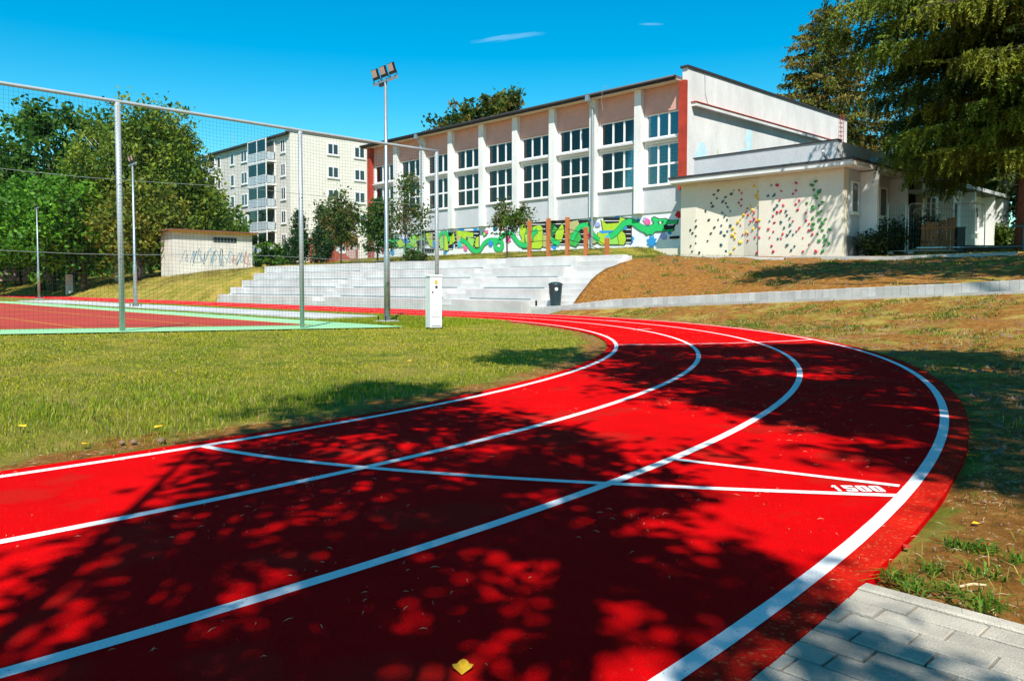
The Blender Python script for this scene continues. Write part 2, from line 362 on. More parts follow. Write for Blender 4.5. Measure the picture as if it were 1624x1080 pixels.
Z = Z - np.where((dd >= RIN-.05) & (dd <= ROUT+.05), .03, .008)     # track base and turf sit just below the track edge
Z = np.where((U > -1.6) & (U < 3.2) & (V_ > -2.2) & (V_ < 2.75) & (dd > ROUT-.2), -.06, Z)
nu, nv = len(us), len(vs)
Vt = np.stack([U, V_, Z], -1).reshape(-1, 3)
ii = (np.arange(nv-1)[:, None]*nu + np.arange(nu-1)[None]).ravel()
Ft = np.stack([ii, ii+1, ii+1+nu, ii+nu], 1)
soil = np.zeros_like(U); dry = np.full_like(U, .25)
soil = np.where((dd > RIN-.5) & (dd < RIN+.4), .62, soil)
rightz = (dd > ROUT) & (U > -18.9) & (V_ < 40)
soil = np.where(rightz & (V_ <= 20.7), .60 + .35*np.exp(-np.hypot(U+1, V_-3)/3.5), soil); dry = np.where(rightz, .75, dry)
soil = np.where(rightz & (V_ > 20.7) & (V_ < 33), .95 - .35*sst((U+13)/8), soil)
soil = np.where(rightz & (V_ >= 33), .55, soil)
lb = (dd > ROUT) & (U < -46) & (V_ > 0); dry = np.where(lb, .62, dry); soil = np.where(lb, .08, soil)
bk = (dd > ROUT) & (U < -20) & (U > -50) & (V_ > 23.5) & (V_ < 33); dry = np.where(bk, .45, dry); soil = np.where(bk, .05, soil)
dry = np.where((dd < RIN) , .42, dry); soil = np.where((dd < RIN-.5), .06, soil)
g = arr_mesh('ground', Vt, Ft, 'ground', colors=('zone', np.stack([soil, dry, soil*0], -1).reshape(-1, 3)), kind='structure', smooth=True)

# ------------------------------------------------------------------ running track with its painted lines
def ovalpts(d, n=120, gap=None):
    P = [(CU + d*math.cos(a), CV + d*math.sin(a)) for a in np.linspace(-math.pi/2, math.pi/2, n)]
    P += [(CL - d*math.cos(a), CV - d*math.sin(a)) for a in np.linspace(-math.pi/2, math.pi/2, n)]
    return P
def ring(d0, d1, z):
    A = ovalpts(d0); B = ovalpts(d1); n = len(A); mb = MB()
    mb.add([(x, y, z) for x, y in A] + [(x, y, z) for x, y in B], [(i, n+i, n+(i+1) % n, (i+1) % n) for i in range(n)])
    # real edge thickness
    for P in (A, B):
        mb.add([(x, y, z) for x, y in P] + [(x, y, z-.05) for x, y in P], [(i, (i+1) % n, n+(i+1) % n, n+i) for i in range(n)])
    return mb
track = struct('running_track', ring(RIN, ROUT, .004), 'track')
def flat_ring(d0, d1, z):
    A = ovalpts(d0, 160); B = ovalpts(d1, 160); n = len(A)
    return MB().add([(x, y, z) for x, y in A] + [(x, y, z) for x, y in B], [(i, n+i, n+(i+1) % n, (i+1) % n) for i in range(n)])
for i in range(4):
    build('lane_line', flat_ring(R1+i*LW-.03, R1+i*LW+.03, .0058), 'line', track)
build('track_margin', flat_ring(R1+3*LW+.034, ROUT-.002, .0049), 'margin', track)
def strip(pts, w, z):
    pts = [Vector((x, y, 0)) for x, y in pts]; L = []; Rr = []
    for i, p in enumerate(pts):
        d = (pts[min(i+1, len(pts)-1)] - pts[max(i-1, 0)]).normalized(); n = Vector((-d.y, d.x, 0))*w/2
        L.append(p+n); Rr.append(p-n)
    k = len(pts)
    return MB().add([(p.x, p.y, z) for p in L] + [(p.x, p.y, z) for p in Rr], [(k+i, k+i+1, i+1, i) for i in range(k-1)])
def smoothpath(P, n=24):
    P = np.array(P, float); t = np.linspace(0, 1, len(P)); T = np.linspace(0, 1, n)
    cx = np.polyfit(t, P[:, 0], min(3, len(P)-1)); cy = np.polyfit(t, P[:, 1], min(3, len(P)-1))
    return list(zip(np.polyval(cx, T), np.polyval(cy, T)))
build('start_line', strip(smoothpath([(-4.85, 2.0), (-3.695, 2.386), (-2.544, 3.067), (-1.42, 3.90)]), .055, .0072), 'line', track)
build('start_line', strip([(-2.62, 3.79), (-1.49, 4.09)], .05, .0072), 'line', track)
build('start_line', strip(smoothpath([(-8.36, 10.47), (-7.56, 11.5), (-6.98, 12.75), (-6.66, 14.0)]), .055, .0072), 'line', track)
build('lane_tick', strip([(-10.95, 14.25), (-10.82, 14.75)], .05, .0072), 'line', track)
build('lane_tick', strip([(-14.36, 17.35), (-13.95, 17.48)], .05, .0072), 'line', track)
# heavy stencilled digits 1500
DIG = {'1': [[(0, .78), (.30, 1), (.62, 1), (.62, 0), (.24, 0), (.24, .70), (0, .62)]],
       '5': [[(.02, 1), (.98, 1), (.98, .76), (.40, .76), (.40, .62), (.02, .50)], [(.02, .49), (.40, .61), (.98, .61), (.98, .50), (.60, .40), (.30, .40)],
             [(.60, .395), (.98, .495), (.98, .12), (.86, 0), (.60, 0)], [(.595, 0), (.02, 0), (.02, .26), (.40, .26), (.40, .19), (.595, .19)]],
       '0': [[(.02, .14), (.02, .86), (.14, 1), (.42, 1), (.42, 0), (.14, 0)], [(.58, 0), (.58, 1), (.86, 1), (.98, .86), (.98, .14), (.86, 0)], [(.425, .86), (.425, 1), (.575, 1), (.575, .86)], [(.425, 0), (.425, .14), (.575, .14), (.575, 0)]]}
o0 = Vector((-1.662, 3.765, .0072)); ex = Vector((.735, .678, 0)); ey = Vector((-.66, .75, 0)); x = 0
for ch in '1500':
    wd = .058 if ch != '1' else .045; mb = MB()
    for pl in DIG[ch]: mb.add([tuple(o0 + ex*(x+px*wd) + ey*(py*.112)) for px, py in pl], [tuple(range(len(pl)))])
    build('painted_digit', mb, 'line', track, fixn=True); x += wd + .007

# ------------------------------------------------------------------ ball court
CE, CN = -16.05, 11.72                    # its near end and far long edge
def court_sheet(u0, u1, v0, v1, z):
    A = np.linspace(u0, u1, 24); Bq = np.linspace(v0, v1, 24); mb = MB(); n = 24
    P = [(a, b, float(zg(a, b))+z) for b in Bq for a in A]
    return mb.add(P, [(j*n+i, j*n+i+1, j*n+n+i+1, j*n+n+i) for j in range(n-1) for i in range(n-1)])
court = struct('ball_court', court_sheet(-58, CE, -8.5, CN, .022), 'court_green')
build('playing_surface', court_sheet(-56.6, CE-1.75, -7.2, CN-1.55, .027), 'court_red', court)
for a in (( -56.6, CE-1.75, CN-1.63, CN-1.55), (-17.88, -17.80, -7.2, CN-1.55), (-54, -17.9, 7.6, 7.66), (-54, -17.9, 4.9, 4.95)):
    build('court_line', court_sheet(a[0], a[1], a[2], a[3], .0315), 'courtline_y', court)
build('court_line', court_sheet(-34.5, -33.0, 5.8, 5.88, .0315), 'line', court)
mb = MB()
mb.box(-58, -21.5, 12.3, 14.6, -.2, .015); p_ = struct('concrete_path', mb, 'concrete')

# ------------------------------------------------------------------ paving beside the track, stone by stone
pav = MB(); pav.box(-1.35, 1.62, .28, 2.62, -.08, -.012); paving = struct('paving', pav, 'joint')
row = 0
for row in range(22):
    v1 = 2.595 - row*.1; v0 = v1-.1
    e0 = CU + math.sqrt(ROUT**2 - (v0-CV)**2) + .006; e1 = CU + math.sqrt(ROUT**2 - (v1-CV)**2) + .006; ed = max(e0, e1)
    u = ed - (.1 if row % 2 else .17 if row % 4 else .03)
    while u < 1.5:
        a, b = max(u, ed), u+.2
        if b-a > .03:
            dz = random.uniform(-.0025, .0025)
            if u <= ed: build('paving_stone', MB().prism([(e0-.004, v0+.0045), (b-.0035, v0+.0045), (b-.0035, v1-.0045), (e1-.004, v1-.0045)], 2, -.06, .006+dz), 'paver', paving, fixn=True)
            else: build('paving_stone', MB().bbox(a+.0035, b-.0035, v0+.0045, v1-.0045, -.06, .006+dz, .003), 'paver', paving)
        u += .2
u = CU + math.sqrt(ROUT**2 - (2.63-CV)**2)
while u < 1.5:
    build('edging_stone', MB().bbox(u+.002, u+.49, 2.6, 2.66, -.1, .012, .006), 'paver', paving); u += .494

# ------------------------------------------------------------------ ramp path with kerb and palisade
mb = MB(); U0, U1 = -20.3, 9.0
zz = lambda u: float(zpath(u))
seg = list(np.linspace(U0, U1, 40))
mb.add([(a, 20.54, zz(a)+.012) for a in seg] + [(a, 20.92, zz(a)+.012) for a in seg], [(i, i+1, 41+i, 40+i) for i in range(39)])
ramp = struct('ramp_path', mb, 'concrete_dk')
a = U0
while a < U1-.1:
    b = min(a+1.0, U1); m_ = MB()
    m_.add([(a+.004,20.44,zz(a)-.25),(b-.004,20.44,zz(b)-.25),(b-.004,20.53,zz(b)-.25),(a+.004,20.53,zz(a)-.25),(a+.004,20.44,zz(a)+.05),(b-.004,20.44,zz(b)+.05),(b-.004,20.53,zz(b)+.05),(a+.004,20.53,zz(a)+.05)],
           [(0,3,2,1),(4,5,6,7),(0,1,5,4),(1,2,6,5),(2,3,7,6),(3,0,4,7)])
    build('kerb_stone', m_, 'concrete_dk', ramp); a = b
a = U0
while a < U1:
    h = zz(a+.1) + .15 + min(.14, max(0, a+19.5)*.056) + random.uniform(-.006, .006); q = random.uniform(-.006, .006)
    build('palisade_block', MB().bbox(a+.003, a+.197, 20.9+q, 21.02+q, zz(a)-.3, h, .012), 'concrete_dk', ramp); a += .2

# concrete strip in front of the annex
def draped(u0, u1, v0, v1, dz, n=14):
    A = np.linspace(u0, u1, n); mb = MB(); rows = [(v0, -.15), (v0, dz), (v1, dz), (v1, -.15)]
    P = [(a, v, float(zg(a, v))+z) for v, z in rows for a in A]; return mb.add(P, [(r*n+i, r*n+i+1, r*n+n+i+1, r*n+n+i) for r in range(3) for i in range(n-1)])
fw = struct('concrete_apron', draped(-20.6, -7.5, 29.6, 31.2, .03), 'concrete_dk'); build('kerb', draped(-14.0, -7.0, 28.2, 28.4, .10), 'concrete_dk', fw); build('kerb', draped(-21.0, -14.2, 27.4, 27.6, .05), 'concrete', fw)

# ------------------------------------------------------------------ concrete bleachers with aisles and stairs
bl = thing('concrete_bleachers', 'long pale concrete bleachers rising in five tiers beyond the red track', 'bleachers', (-33, 20.5, 0))
TH_, TD = .43, .75; secs = [(-47.0, -35.9), (-34.7, -26.1), (-24.9, -20.9)]
for s0, s1 in secs:
    n = max(1, round((s1-s0)/2.8)); L = (s1-s0)/n
    for k in range(5):
        for j in range(n):
            a, b = s0+j*L+.004, s0+(j+1)*L-.004
            sh = 0
            if s0 == -47.0 and j == 0: a += k*.22*0
            build('tier_block', MB().bbox(a, b, 20.5+k*TD, 20.5+(k+1)*TD+.1, -.1 if k == 0 else k*TH_-.25, (k+1)*TH_ + random.uniform(-.004, .004), .012), 'concrete', bl)
        # dark strips put in as the shadow line at the foot of each bench front
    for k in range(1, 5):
        build('bench_shadow_strip', MB().box(s0+.25, s1-.25, 20.5+k*TD-.006, 20.5+k*TD+.05, k*TH_-.02, k*TH_+.05), 'plinth', bl)
for s0, s1 in ((-35.9, -34.7), (-26.1, -24.9), (-20.9, -18.95)):
    for k in range(10):
        v0 = 20.5 + k*TD/2; v1 = 20.5+(k+1)*TD/2+.06
        if s0 == -20.9: v0 = 20.95 if k == 0 else 21.5+(k-1)*.305; v1 = 21.56+k*.305
        build('step', MB().bbox(s0+.004, s1-.004, v0, v1, -.1 if k == 0 else k*TH_/2-.12, (k+1)*TH_/2, .008), 'concrete', bl)
build('side_wall', MB().prism([(20.95, -.1), (20.95, .2), (21.5, .25), (24.2, 2.1), (24.4, 2.12), (24.4, -.1)], 0, -18.95, -18.82), 'concrete', bl)
build('side_wall', MB().prism([(20.45, -.1), (20.45, .1), (23.9, 1.75), (24.4, 2.0), (24.4, -.1)], 0, -47.12, -47.0), 'concrete', bl)
build('top_slab', MB().box(-47.0, -20.9, 24.36, 24.75, 1.7, 2.13), 'concrete', bl)

# ------------------------------------------------------------------ gymnasium
HOLDS={'black':[(-19.94,5.30),(-20.14,5.13),(-20.00,4.96),(-20.26,4.75),(-20.19,4.59),(-20.52,4.42),(-20.97,3.99),(-20.97,3.71),(-21.28,3.57),(-21.16,3.42),(-20.97,3.28),(-20.37,3.99),(-19.92,3.98),(-20.09,3.64),(-20.25,3.37),(-20.40,3.03),(-20.97,2.95),(-21.24,2.83),(-21.16,2.57),(-20.80,2.50)],
'teal':[(-19.19,5.26),(-19.33,5.11),(-19.60,4.98),(-19.72,4.79),(-19.58,4.70),(-19.50,4.53),(-19.36,4.34),(-19.74,4.28),(-19.62,4.13),(-19.51,3.96),(-19.77,3.71),(-19.35,3.69),(-19.78,3.41),(-19.49,3.45),(-19.63,3.27),(-19.78,2.84),(-19.54,2.55),(-17.20,5.28),(-17.35,4.84),(-17.06,4.84),(-17.04,4.26),(-16.91,4.41),(-16.51,4.13),(-16.47,3.96),(-16.33,3.81),(-16.73,3.69),(-16.31,3.54),(-16.57,3.43),(-16.30,3.26),(-16.43,3.11),(-16.17,3.12),(-16.86,2.98),(-16.43,2.69),(-16.09,2.63),(-16.24,2.47),(-17.25,3.75)],
'red':[(-18.92,5.25),(-18.79,5.11),(-18.79,4.81),(-18.93,4.68),(-18.80,4.54),(-18.46,4.39),(-18.54,4.25),(-18.41,4.10),(-18.08,4.18),(-18.07,3.90),(-17.95,3.76),(-18.27,3.80),(-18.82,3.67),(-18.70,3.24),(-18.41,3.26),(-18.42,2.97),(-18.01,3.10),(-17.73,3.07),(-17.73,3.48),(-17.81,3.34),(-17.80,2.55),(-17.88,2.41),(-16.94,5.27),(-16.74,4.99),(-16.08,5.28),(-16.07,4.96),(-16.20,4.83),(-16.80,4.63),(-16.63,4.39),(-16.73,4.15),(-16.91,4.12),(-17.10,3.97),(-17.03,3.68),(-15.92,4.54),(-16.06,4.39),(-15.99,4.15),(-15.62,3.98),(-16.18,3.69),(-15.61,3.68),(-15.47,3.53),(-15.89,3.39),(-16.02,3.26),(-15.46,3.26),(-15.32,3.10),(-15.73,2.97),(-17.07,3.29),(-17.30,3.41),(-17.23,3.05),(-16.64,3.17),(-16.71,2.99),(-15.46,2.69),(-17.14,2.69),(-17.06,2.44),(-15.72,2.40),(-15.16,2.40)],
'yellow':[(-18.11,5.34),(-17.87,5.04),(-17.98,4.89),(-17.86,4.76),(-17.84,4.48),(-18.30,4.48),(-18.19,4.31),(-18.67,4.11),(-18.82,3.96),(-18.95,3.82),(-19.22,3.55),(-19.09,3.37),(-19.23,3.25),(-19.11,3.11),(-18.51,3.34),(-18.13,3.47),(-17.77,3.83),(-18.82,2.91),(-19.11,2.66),(-19.29,2.45)],
'green':[(-15.22,5.26),(-15.38,5.12),(-15.30,4.93),(-15.06,4.83),(-15.21,4.69),(-15.17,4.59),(-15.59,4.41),(-14.92,4.39),(-15.34,4.25),(-15.31,4.15),(-15.07,4.26),(-14.98,4.03),(-15.07,3.96),(-15.33,3.76),(-15.03,3.69),(-14.77,3.69),(-14.90,3.54),(-15.29,3.51),(-14.99,3.40),(-15.32,3.32),(-14.90,3.25),(-14.61,3.26),(-15.11,3.11),(-14.81,3.02),(-15.02,2.82),(-14.76,2.83),(-14.61,2.69),(-14.82,2.63),(-14.86,2.39)],
}
MURAL=[('s','blue',0,(-46.92,4.35),0.25),('s','blue',0,(-45.08,3.6),0.27),('s','blue',0,(-41.62,4.57),0.21),('s','blue',0,(-36.64,3.56),0.0),('s','blue',0,(-34.39,4.22),0.16),('s','blue',0,(-28.73,3.26),0.17),('s','blue',0,(-28.18,4.49),0.15),('s','blue',0,(-29.44,4.6),0.17),('s','blue',0,(-37.72,4.38),0.22),('s','blue',0,(-38.1,3.49),0.19),('s','blue',0,(-32.13,4.53),0.16),('s','blue',0,(-23.15,3.58),0.11),('s','blue',0,(-25.07,4.31),0.1),('s','blue',0,(-39.13,4.58),0.27),('s','blue',0,(-40.71,3.11),0.18),('s','blue',0,(-39.42,4.34),0.2),('s','blue',0,(-35.93,4.41),0.17),('s','blue',0,(-33.65,4.58),0.19),('s','blue',0,(-32.84,4.65),0.18),('s','blue',0,(-30.98,3.2),0.2),('s','blue',0,(-26.45,4.49),0.17),('s','blue',0,(-27.11,4.33),0.2),('s','blue',0,(-25.55,3.29),0.2),('s','blue',0,(-31.59,3.26),0.13),('s','blue',0,(-43.2,3.8),0.21),('s','blue',0,(-40.11,3.56),0.25),('p','black',[(-44.84,4.46),(-42.96,4.38),(-42.97,3.49),(-44.85,3.56)]),('p','white',[(-44.78,4.3),(-43.03,4.23),(-43.03,4.18),(-44.78,4.26)]),('p','white',[(-44.78,4.08),(-43.03,4.01),(-43.03,3.96),(-44.78,4.03)]),('p','white',[(-44.78,3.85),(-43.03,3.78),(-43.03,3.74),(-44.78,3.8)]),('p','white',[(-44.78,3.62),(-43.03,3.56),(-43.03,3.52),(-44.78,3.58)]),('p','black',[(-42.87,4.66),(-41.52,4.59),(-41.52,3.61),(-42.88,3.66)]),('p','white',[(-42.81,4.48),(-41.58,4.43),(-41.58,4.38),(-42.81,4.44)]),('p','white',[(-42.81,4.23),(-41.58,4.18),(-41.58,4.14),(-42.81,4.19)]),('p','white',[(-42.82,3.98),(-41.58,3.93),(-41.58,3.89),(-42.82,3.94)]),('p','white',[(-42.82,3.73),(-41.58,3.69),(-41.58,3.64),(-42.82,3.69)]),('p','black',[(-41.52,4.44),(-39.91,4.37),(-39.92,3.27),(-41.52,3.32)]),('p','white',[(-41.46,4.24),(-39.97,4.18),(-39.97,4.13),(-41.46,4.2)]),('p','white',[(-41.46,3.96),(-39.97,3.9),(-39.97,3.86),(-41.46,3.92)]),('p','white',[(-41.46,3.68),(-39.97,3.63),(-39.97,3.58),(-41.46,3.64)]),('p','white',[(-41.46,3.4),(-39.98,3.35),(-39.98,3.31),(-41.46,3.35)]),('p','black',[(-47.64,4.31),(-45.52,4.23),(-45.53,3.62),(-47.64,3.69)]),('p','white',[(-47.56,4.17),(-45.59,4.09),(-45.59,4.04),(-47.57,4.12)]),('p','white',[(-47.57,3.96),(-45.6,3.88),(-45.6,3.84),(-47.57,3.91)]),('p','white',[(-47.57,3.75),(-45.6,3.68),(-45.6,3.64),(-47.57,3.7)]),('p','black',[(-39.72,4.48),(-37.32,4.36),(-37.32,3.28),(-39.72,3.36)]),('p','white',[(-39.66,4.32),(-37.38,4.22),(-37.38,4.17),(-39.66,4.28)]),('p','white',[(-39.66,4.1),(-37.38,4.0),(-37.38,3.96),(-39.66,4.05)]),('p','white',[(-39.66,3.87),(-37.38,3.78),(-37.38,3.74),(-39.66,3.83)]),('p','white',[(-39.66,3.65),(-37.38,3.56),(-37.38,3.52),(-39.66,3.61)]),('p','white',[(-39.66,3.43),(-37.38,3.35),(-37.38,3.31),(-39.66,3.38)]),('p','black',[(-33.6,4.75),(-31.36,4.62),(-31.36,3.36),(-33.6,3.44)]),('p','white',[(-33.55,4.57),(-31.41,4.45),(-31.41,4.41),(-33.55,4.53)]),('p','white',[(-33.55,4.3),(-31.41,4.2),(-31.4,4.16),(-33.55,4.26)]),('p','white',[(-33.55,4.04),(-31.4,3.94),(-31.4,3.9),(-33.55,4.0)]),('p','white',[(-33.55,3.78),(-31.4,3.69),(-31.4,3.65),(-33.55,3.74)]),('p','white',[(-33.55,3.52),(-31.4,3.44),(-31.4,3.4),(-33.55,3.48)]),('p','black',[(-31.28,4.67),(-28.43,4.51),(-28.42,3.14),(-31.28,3.25)]),('p','white',[(-31.24,4.47),(-28.47,4.32),(-28.47,4.28),(-31.24,4.43)]),('p','white',[(-31.24,4.19),(-28.47,4.05),(-28.47,4.01),(-31.24,4.15)]),('p','white',[(-31.24,3.9),(-28.47,3.77),(-28.47,3.74),(-31.24,3.86)]),('p','white',[(-31.24,3.62),(-28.47,3.5),(-28.47,3.46),(-31.24,3.58)]),('p','white',[(-31.24,3.33),(-28.47,3.23),(-28.47,3.19),(-31.24,3.29)]),('p','black',[(-27.37,4.58),(-25.49,4.46),(-25.48,3.13),(-27.36,3.2)]),('p','white',[(-27.33,4.42),(-25.52,4.31),(-25.52,4.28),(-27.33,4.38)]),('p','white',[(-27.33,4.19),(-25.52,4.09),(-25.52,4.05),(-27.33,4.15)]),('p','white',[(-27.33,3.96),(-25.52,3.87),(-25.52,3.83),(-27.33,3.92)]),('p','white',[(-27.33,3.73),(-25.52,3.64),(-25.52,3.61),(-27.33,3.69)]),('p','white',[(-27.33,3.5),(-25.52,3.42),(-25.52,3.38),(-27.33,3.46)]),('p','white',[(-27.33,3.27),(-25.52,3.2),(-25.52,3.16),(-27.32,3.23)]),('p','yg',[(-42.77,4.44),(-42.28,4.48),(-41.93,3.88),(-41.63,3.49),(-42.25,3.55),(-42.56,3.91)]),('p','lime',[(-41.38,4.18),(-41.01,4.42),(-40.71,3.39),(-41.18,3.34)]),('p','yg',[(-40.91,4.26),(-40.45,4.33),(-40.37,3.23),(-40.85,3.27)]),('p','tan',[(-42.41,4.35),(-42.03,4.39),(-41.97,4.08),(-42.35,4.03)]),('p','yg',[(-40.31,4.16),(-39.72,4.23),(-39.78,3.67),(-40.21,3.6)]),('p','tan',[(-39.62,4.48),(-38.85,4.38),(-38.89,3.76),(-38.57,3.38),(-39.43,3.5)]),('p','yg',[(-39.46,4.49),(-37.87,4.27),(-37.91,4.0),(-38.56,4.08),(-38.62,3.63),(-39.04,3.68),(-39.0,4.08),(-39.46,4.16)]),('p','lime',[(-38.43,3.99),(-37.76,3.9),(-37.95,3.3),(-38.4,3.38)]),('p','yg',[(-33.64,4.44),(-33.37,4.57),(-33.24,4.28),(-32.05,4.44),(-31.85,4.26),(-31.82,3.26),(-32.05,3.08),(-33.48,3.15),(-33.76,3.45),(-33.53,3.72),(-33.76,4.02)]),('p','green',[(-33.16,4.33),(-32.6,4.38),(-32.84,3.58),(-33.37,3.43)]),('p','tan',[(-31.82,3.87),(-31.28,3.8),(-31.24,3.41),(-31.48,3.13),(-31.82,3.19)]),('p','green',[(-31.51,4.52),(-31.21,4.56),(-30.68,4.15),(-30.53,4.03),(-31.06,4.0),(-31.39,4.24)]),('p','dgreen',[(-31.36,4.07),(-30.83,3.94),(-31.13,3.68)]),('p','yg',[(-30.83,3.94),(-30.31,4.43),(-30.17,4.02),(-30.38,3.43),(-30.6,3.36),(-30.87,3.56)]),('p','tan',[(-29.8,4.48),(-29.16,4.55),(-28.99,4.17),(-29.23,3.86),(-29.8,3.84)]),('p','green',[(-29.8,3.78),(-29.09,3.96),(-28.9,3.53),(-29.29,3.1),(-29.75,3.22)]),('p','dgreen',[(-30.02,4.55),(-29.8,4.56),(-29.8,3.09),(-30.02,3.13)]),('p','yg',[(-27.51,4.48),(-27.17,4.23),(-26.32,4.23),(-26.22,4.53),(-25.92,4.43),(-25.81,4.2),(-26.04,3.81),(-27.37,3.88)]),('p','yg',[(-27.74,3.79),(-26.13,3.8),(-25.91,3.66),(-25.83,3.35),(-25.96,3.09),(-27.5,3.14),(-27.84,3.33)]),('p','lime',[(-26.97,3.71),(-26.47,3.75),(-26.31,3.12),(-27.1,3.15)]),('p','blue',[(-27.64,3.89),(-26.64,3.86),(-26.38,3.75),(-27.5,3.73)]),('p','teal',[(-27.3,3.52),(-26.91,3.75),(-26.77,3.65),(-27.13,3.35)]),('p','green',[(-48.37,4.07),(-47.4,4.24),(-46.57,4.06),(-47.4,3.82),(-48.37,3.81)]),('p','yg',[(-45.53,3.69),(-44.07,4.03),(-43.2,3.54)]),('s','yg',0,(-43.74,4.22),0.21),('p','green',[(-46.92,3.94),(-44.85,3.9),(-43.96,3.53),(-46.22,3.64)]),('p','black',[(-47.88,3.8),(-45.99,3.68),(-46.04,3.57),(-47.89,3.69)]),('p','black',[(-43.42,3.51),(-41.83,3.4),(-41.88,3.15),(-43.1,3.18)]),('p','dgreen',[(-43.2,4.46),(-42.81,4.5),(-42.75,3.79),(-43.14,3.73)]),('p','lime',[(-44.62,4.25),(-43.96,4.4),(-43.63,3.95),(-44.23,3.67)]),('p','yg',[(-46.1,4.05),(-45.57,4.2),(-45.07,3.78),(-45.71,3.59)]),('p','blue',[(-45.34,4.15),(-44.84,4.25),(-44.67,3.9),(-45.16,3.81)]),('p','yg',[(-40.05,4.27),(-39.77,4.36),(-39.66,3.79),(-39.93,3.72)]),('p','black',[(-43.83,3.96),(-43.05,4.04),(-42.88,3.66),(-43.64,3.54)]),('p','lime',[(-43.52,4.4),(-43.05,4.44),(-42.96,4.04),(-43.39,4.01)]),('p','blue',[(-42.04,3.89),(-41.62,3.93),(-41.5,3.52),(-41.92,3.43)]),('p','emerald',[(-47.4,4.17),(-46.22,4.28),(-45.75,4.1),(-46.92,3.93)]),('p','yg',[(-37.63,3.96),(-37.36,4.01),(-37.36,3.33),(-37.73,3.39)]),('p','teal',[(-39.43,3.78),(-39.08,3.83),(-39.01,3.44),(-39.39,3.4)]),('p','lime',[(-36.99,4.23),(-36.78,4.29),(-36.71,4.07),(-36.9,4.01)]),('p','yg',[(-28.67,4.36),(-28.39,4.41),(-28.32,4.08),(-28.6,4.02)]),('p','black',[(-31.67,4.44),(-31.33,4.49),(-31.24,4.07),(-31.57,4.02)]),('p','lime',[(-33.32,3.94),(-32.76,4.03),(-32.6,3.52),(-33.16,3.43)]),('p','tan',[(-28.18,3.55),(-27.88,3.61),(-27.8,3.28),(-28.07,3.2)]),('p','blue',[(-26.13,4.14),(-25.88,4.21),(-25.75,3.9),(-26.04,3.85)]),('t','green',0.22,[(-45.19,3.54),(-44.97,3.24),(-44.41,3.14),(-43.75,3.2),(-43.42,3.42)]),('t','emerald',0.24,[(-41.52,3.87),(-41.25,4.3),(-40.81,4.46),(-40.37,4.29),(-40.29,3.82)]),('t','emerald',0.26,[(-39.14,3.9),(-38.57,3.71),(-38.1,3.27),(-37.58,3.05),(-37.21,3.18),(-36.91,3.53),(-36.49,3.73),(-36.0,3.73),(-35.58,3.69)]),('t','emerald',0.26,[(-35.58,3.69),(-35.89,3.56),(-35.84,3.23),(-35.44,3.1),(-35.18,3.3),(-35.27,3.62),(-35.55,3.69),(-35.23,3.97),(-34.76,4.12),(-34.35,4.01),(-34.02,3.63),(-33.64,3.36),(-33.11,3.28),(-32.88,3.49),(-32.6,3.97),(-32.25,4.16)]),('t','emerald',0.26,[(-31.36,3.74),(-31.05,3.51),(-30.53,3.3)]),('t','emerald',0.26,[(-29.58,3.45),(-29.3,3.92),(-28.95,4.23),(-28.53,4.25),(-28.25,3.92),(-27.91,3.54),(-27.63,3.37)]),('t','emerald',0.3,[(-26.9,3.55),(-26.55,3.69),(-26.26,3.93),(-25.97,4.19),(-25.62,4.26),(-25.29,4.19),(-24.94,3.94),(-24.57,3.79),(-24.19,3.82)]),('p','emerald',[(-24.63,3.63),(-24.39,3.93),(-24.04,4.09),(-24.22,4.33),(-24.04,4.4),(-23.74,4.26),(-23.42,4.28),(-23.16,4.17),(-22.65,4.17),(-22.73,3.96),(-23.51,3.96),(-23.41,3.72),(-22.87,3.75),(-22.98,3.65),(-23.5,3.67),(-23.95,3.69),(-24.19,3.51),(-24.33,3.58),(-24.45,3.52)]),('p','black',[(-23.51,3.98),(-22.76,4.01),(-22.9,3.76),(-23.36,3.72)]),('p','white',[(-23.27,3.98),(-22.82,4.0),(-22.93,3.93),(-23.22,3.93)]),('p','dgreen',[(-23.86,4.17),(-23.45,4.19),(-23.51,4.03),(-23.8,4.01)]),('s','white',0,(-23.68,4.1),0.06),('s','pink',7,(-36.63,4.25),0.15),('s','pink',8,(-34.72,3.72),0.25),('s','blue',9,(-36.28,3.54),0.24),('s','pink',0,(-38.66,3.32),0.16),('s','lilac',0,(-27.77,4.24),0.16),('s','lilac',7,(-24.64,4.32),0.14),('s','pink',0,(-24.48,4.21),0.16),('s','lilac',0,(-23.5,3.42),0.18),('s','red',0,(-22.63,4.43),0.15),('s','blue',8,(-24.21,3.19),0.33),('s','magenta',0,(-28.5,3.62),0.21),('s','blue',8,(-46.58,3.29),0.23),('s','pink',6,(-47.77,3.42),0.21),('s','red',6,(-35.35,4.39),0.12),('s','red',5,(-46.68,4.41),0.14),('s','lilac',6,(-45.48,4.29),0.14),('p','black',[(-23.12,3.38),(-22.56,3.4),(-22.56,3.27),(-23.12,3.27)])]
gym = thing('gymnasium', 'long white school gym with pink panels, big windows and a painted dragon mural', 'building', (-35.5, 33, 2))
GL, GR, GF, GB = -49.2, -22.1, 33.0, 50.6
GT = 10.86
build('end_wall', MB().box(GR-.3, GR, GF-.12, GB, 1.5, 11.42), 'plaster', gym)
build('coping', MB().box(GR-.38, GR+.07, GF-.22, GB+.1, 11.42, 11.52), 'roofdark', gym)
build('end_wall', MB().box(GL, GL+.3, GF-.05, GB, 1.5, 10.8), 'plaster', gym)
build('back_wall', MB().box(GL+.3, GR-.3, GB-.3, GB, 1.5, 10.8), 'plaster', gym)
build('interior_wall', MB().box(GL+.31, GR-.31, 33.95, 34.0, 2.0, 10.7), 'inner', gym)
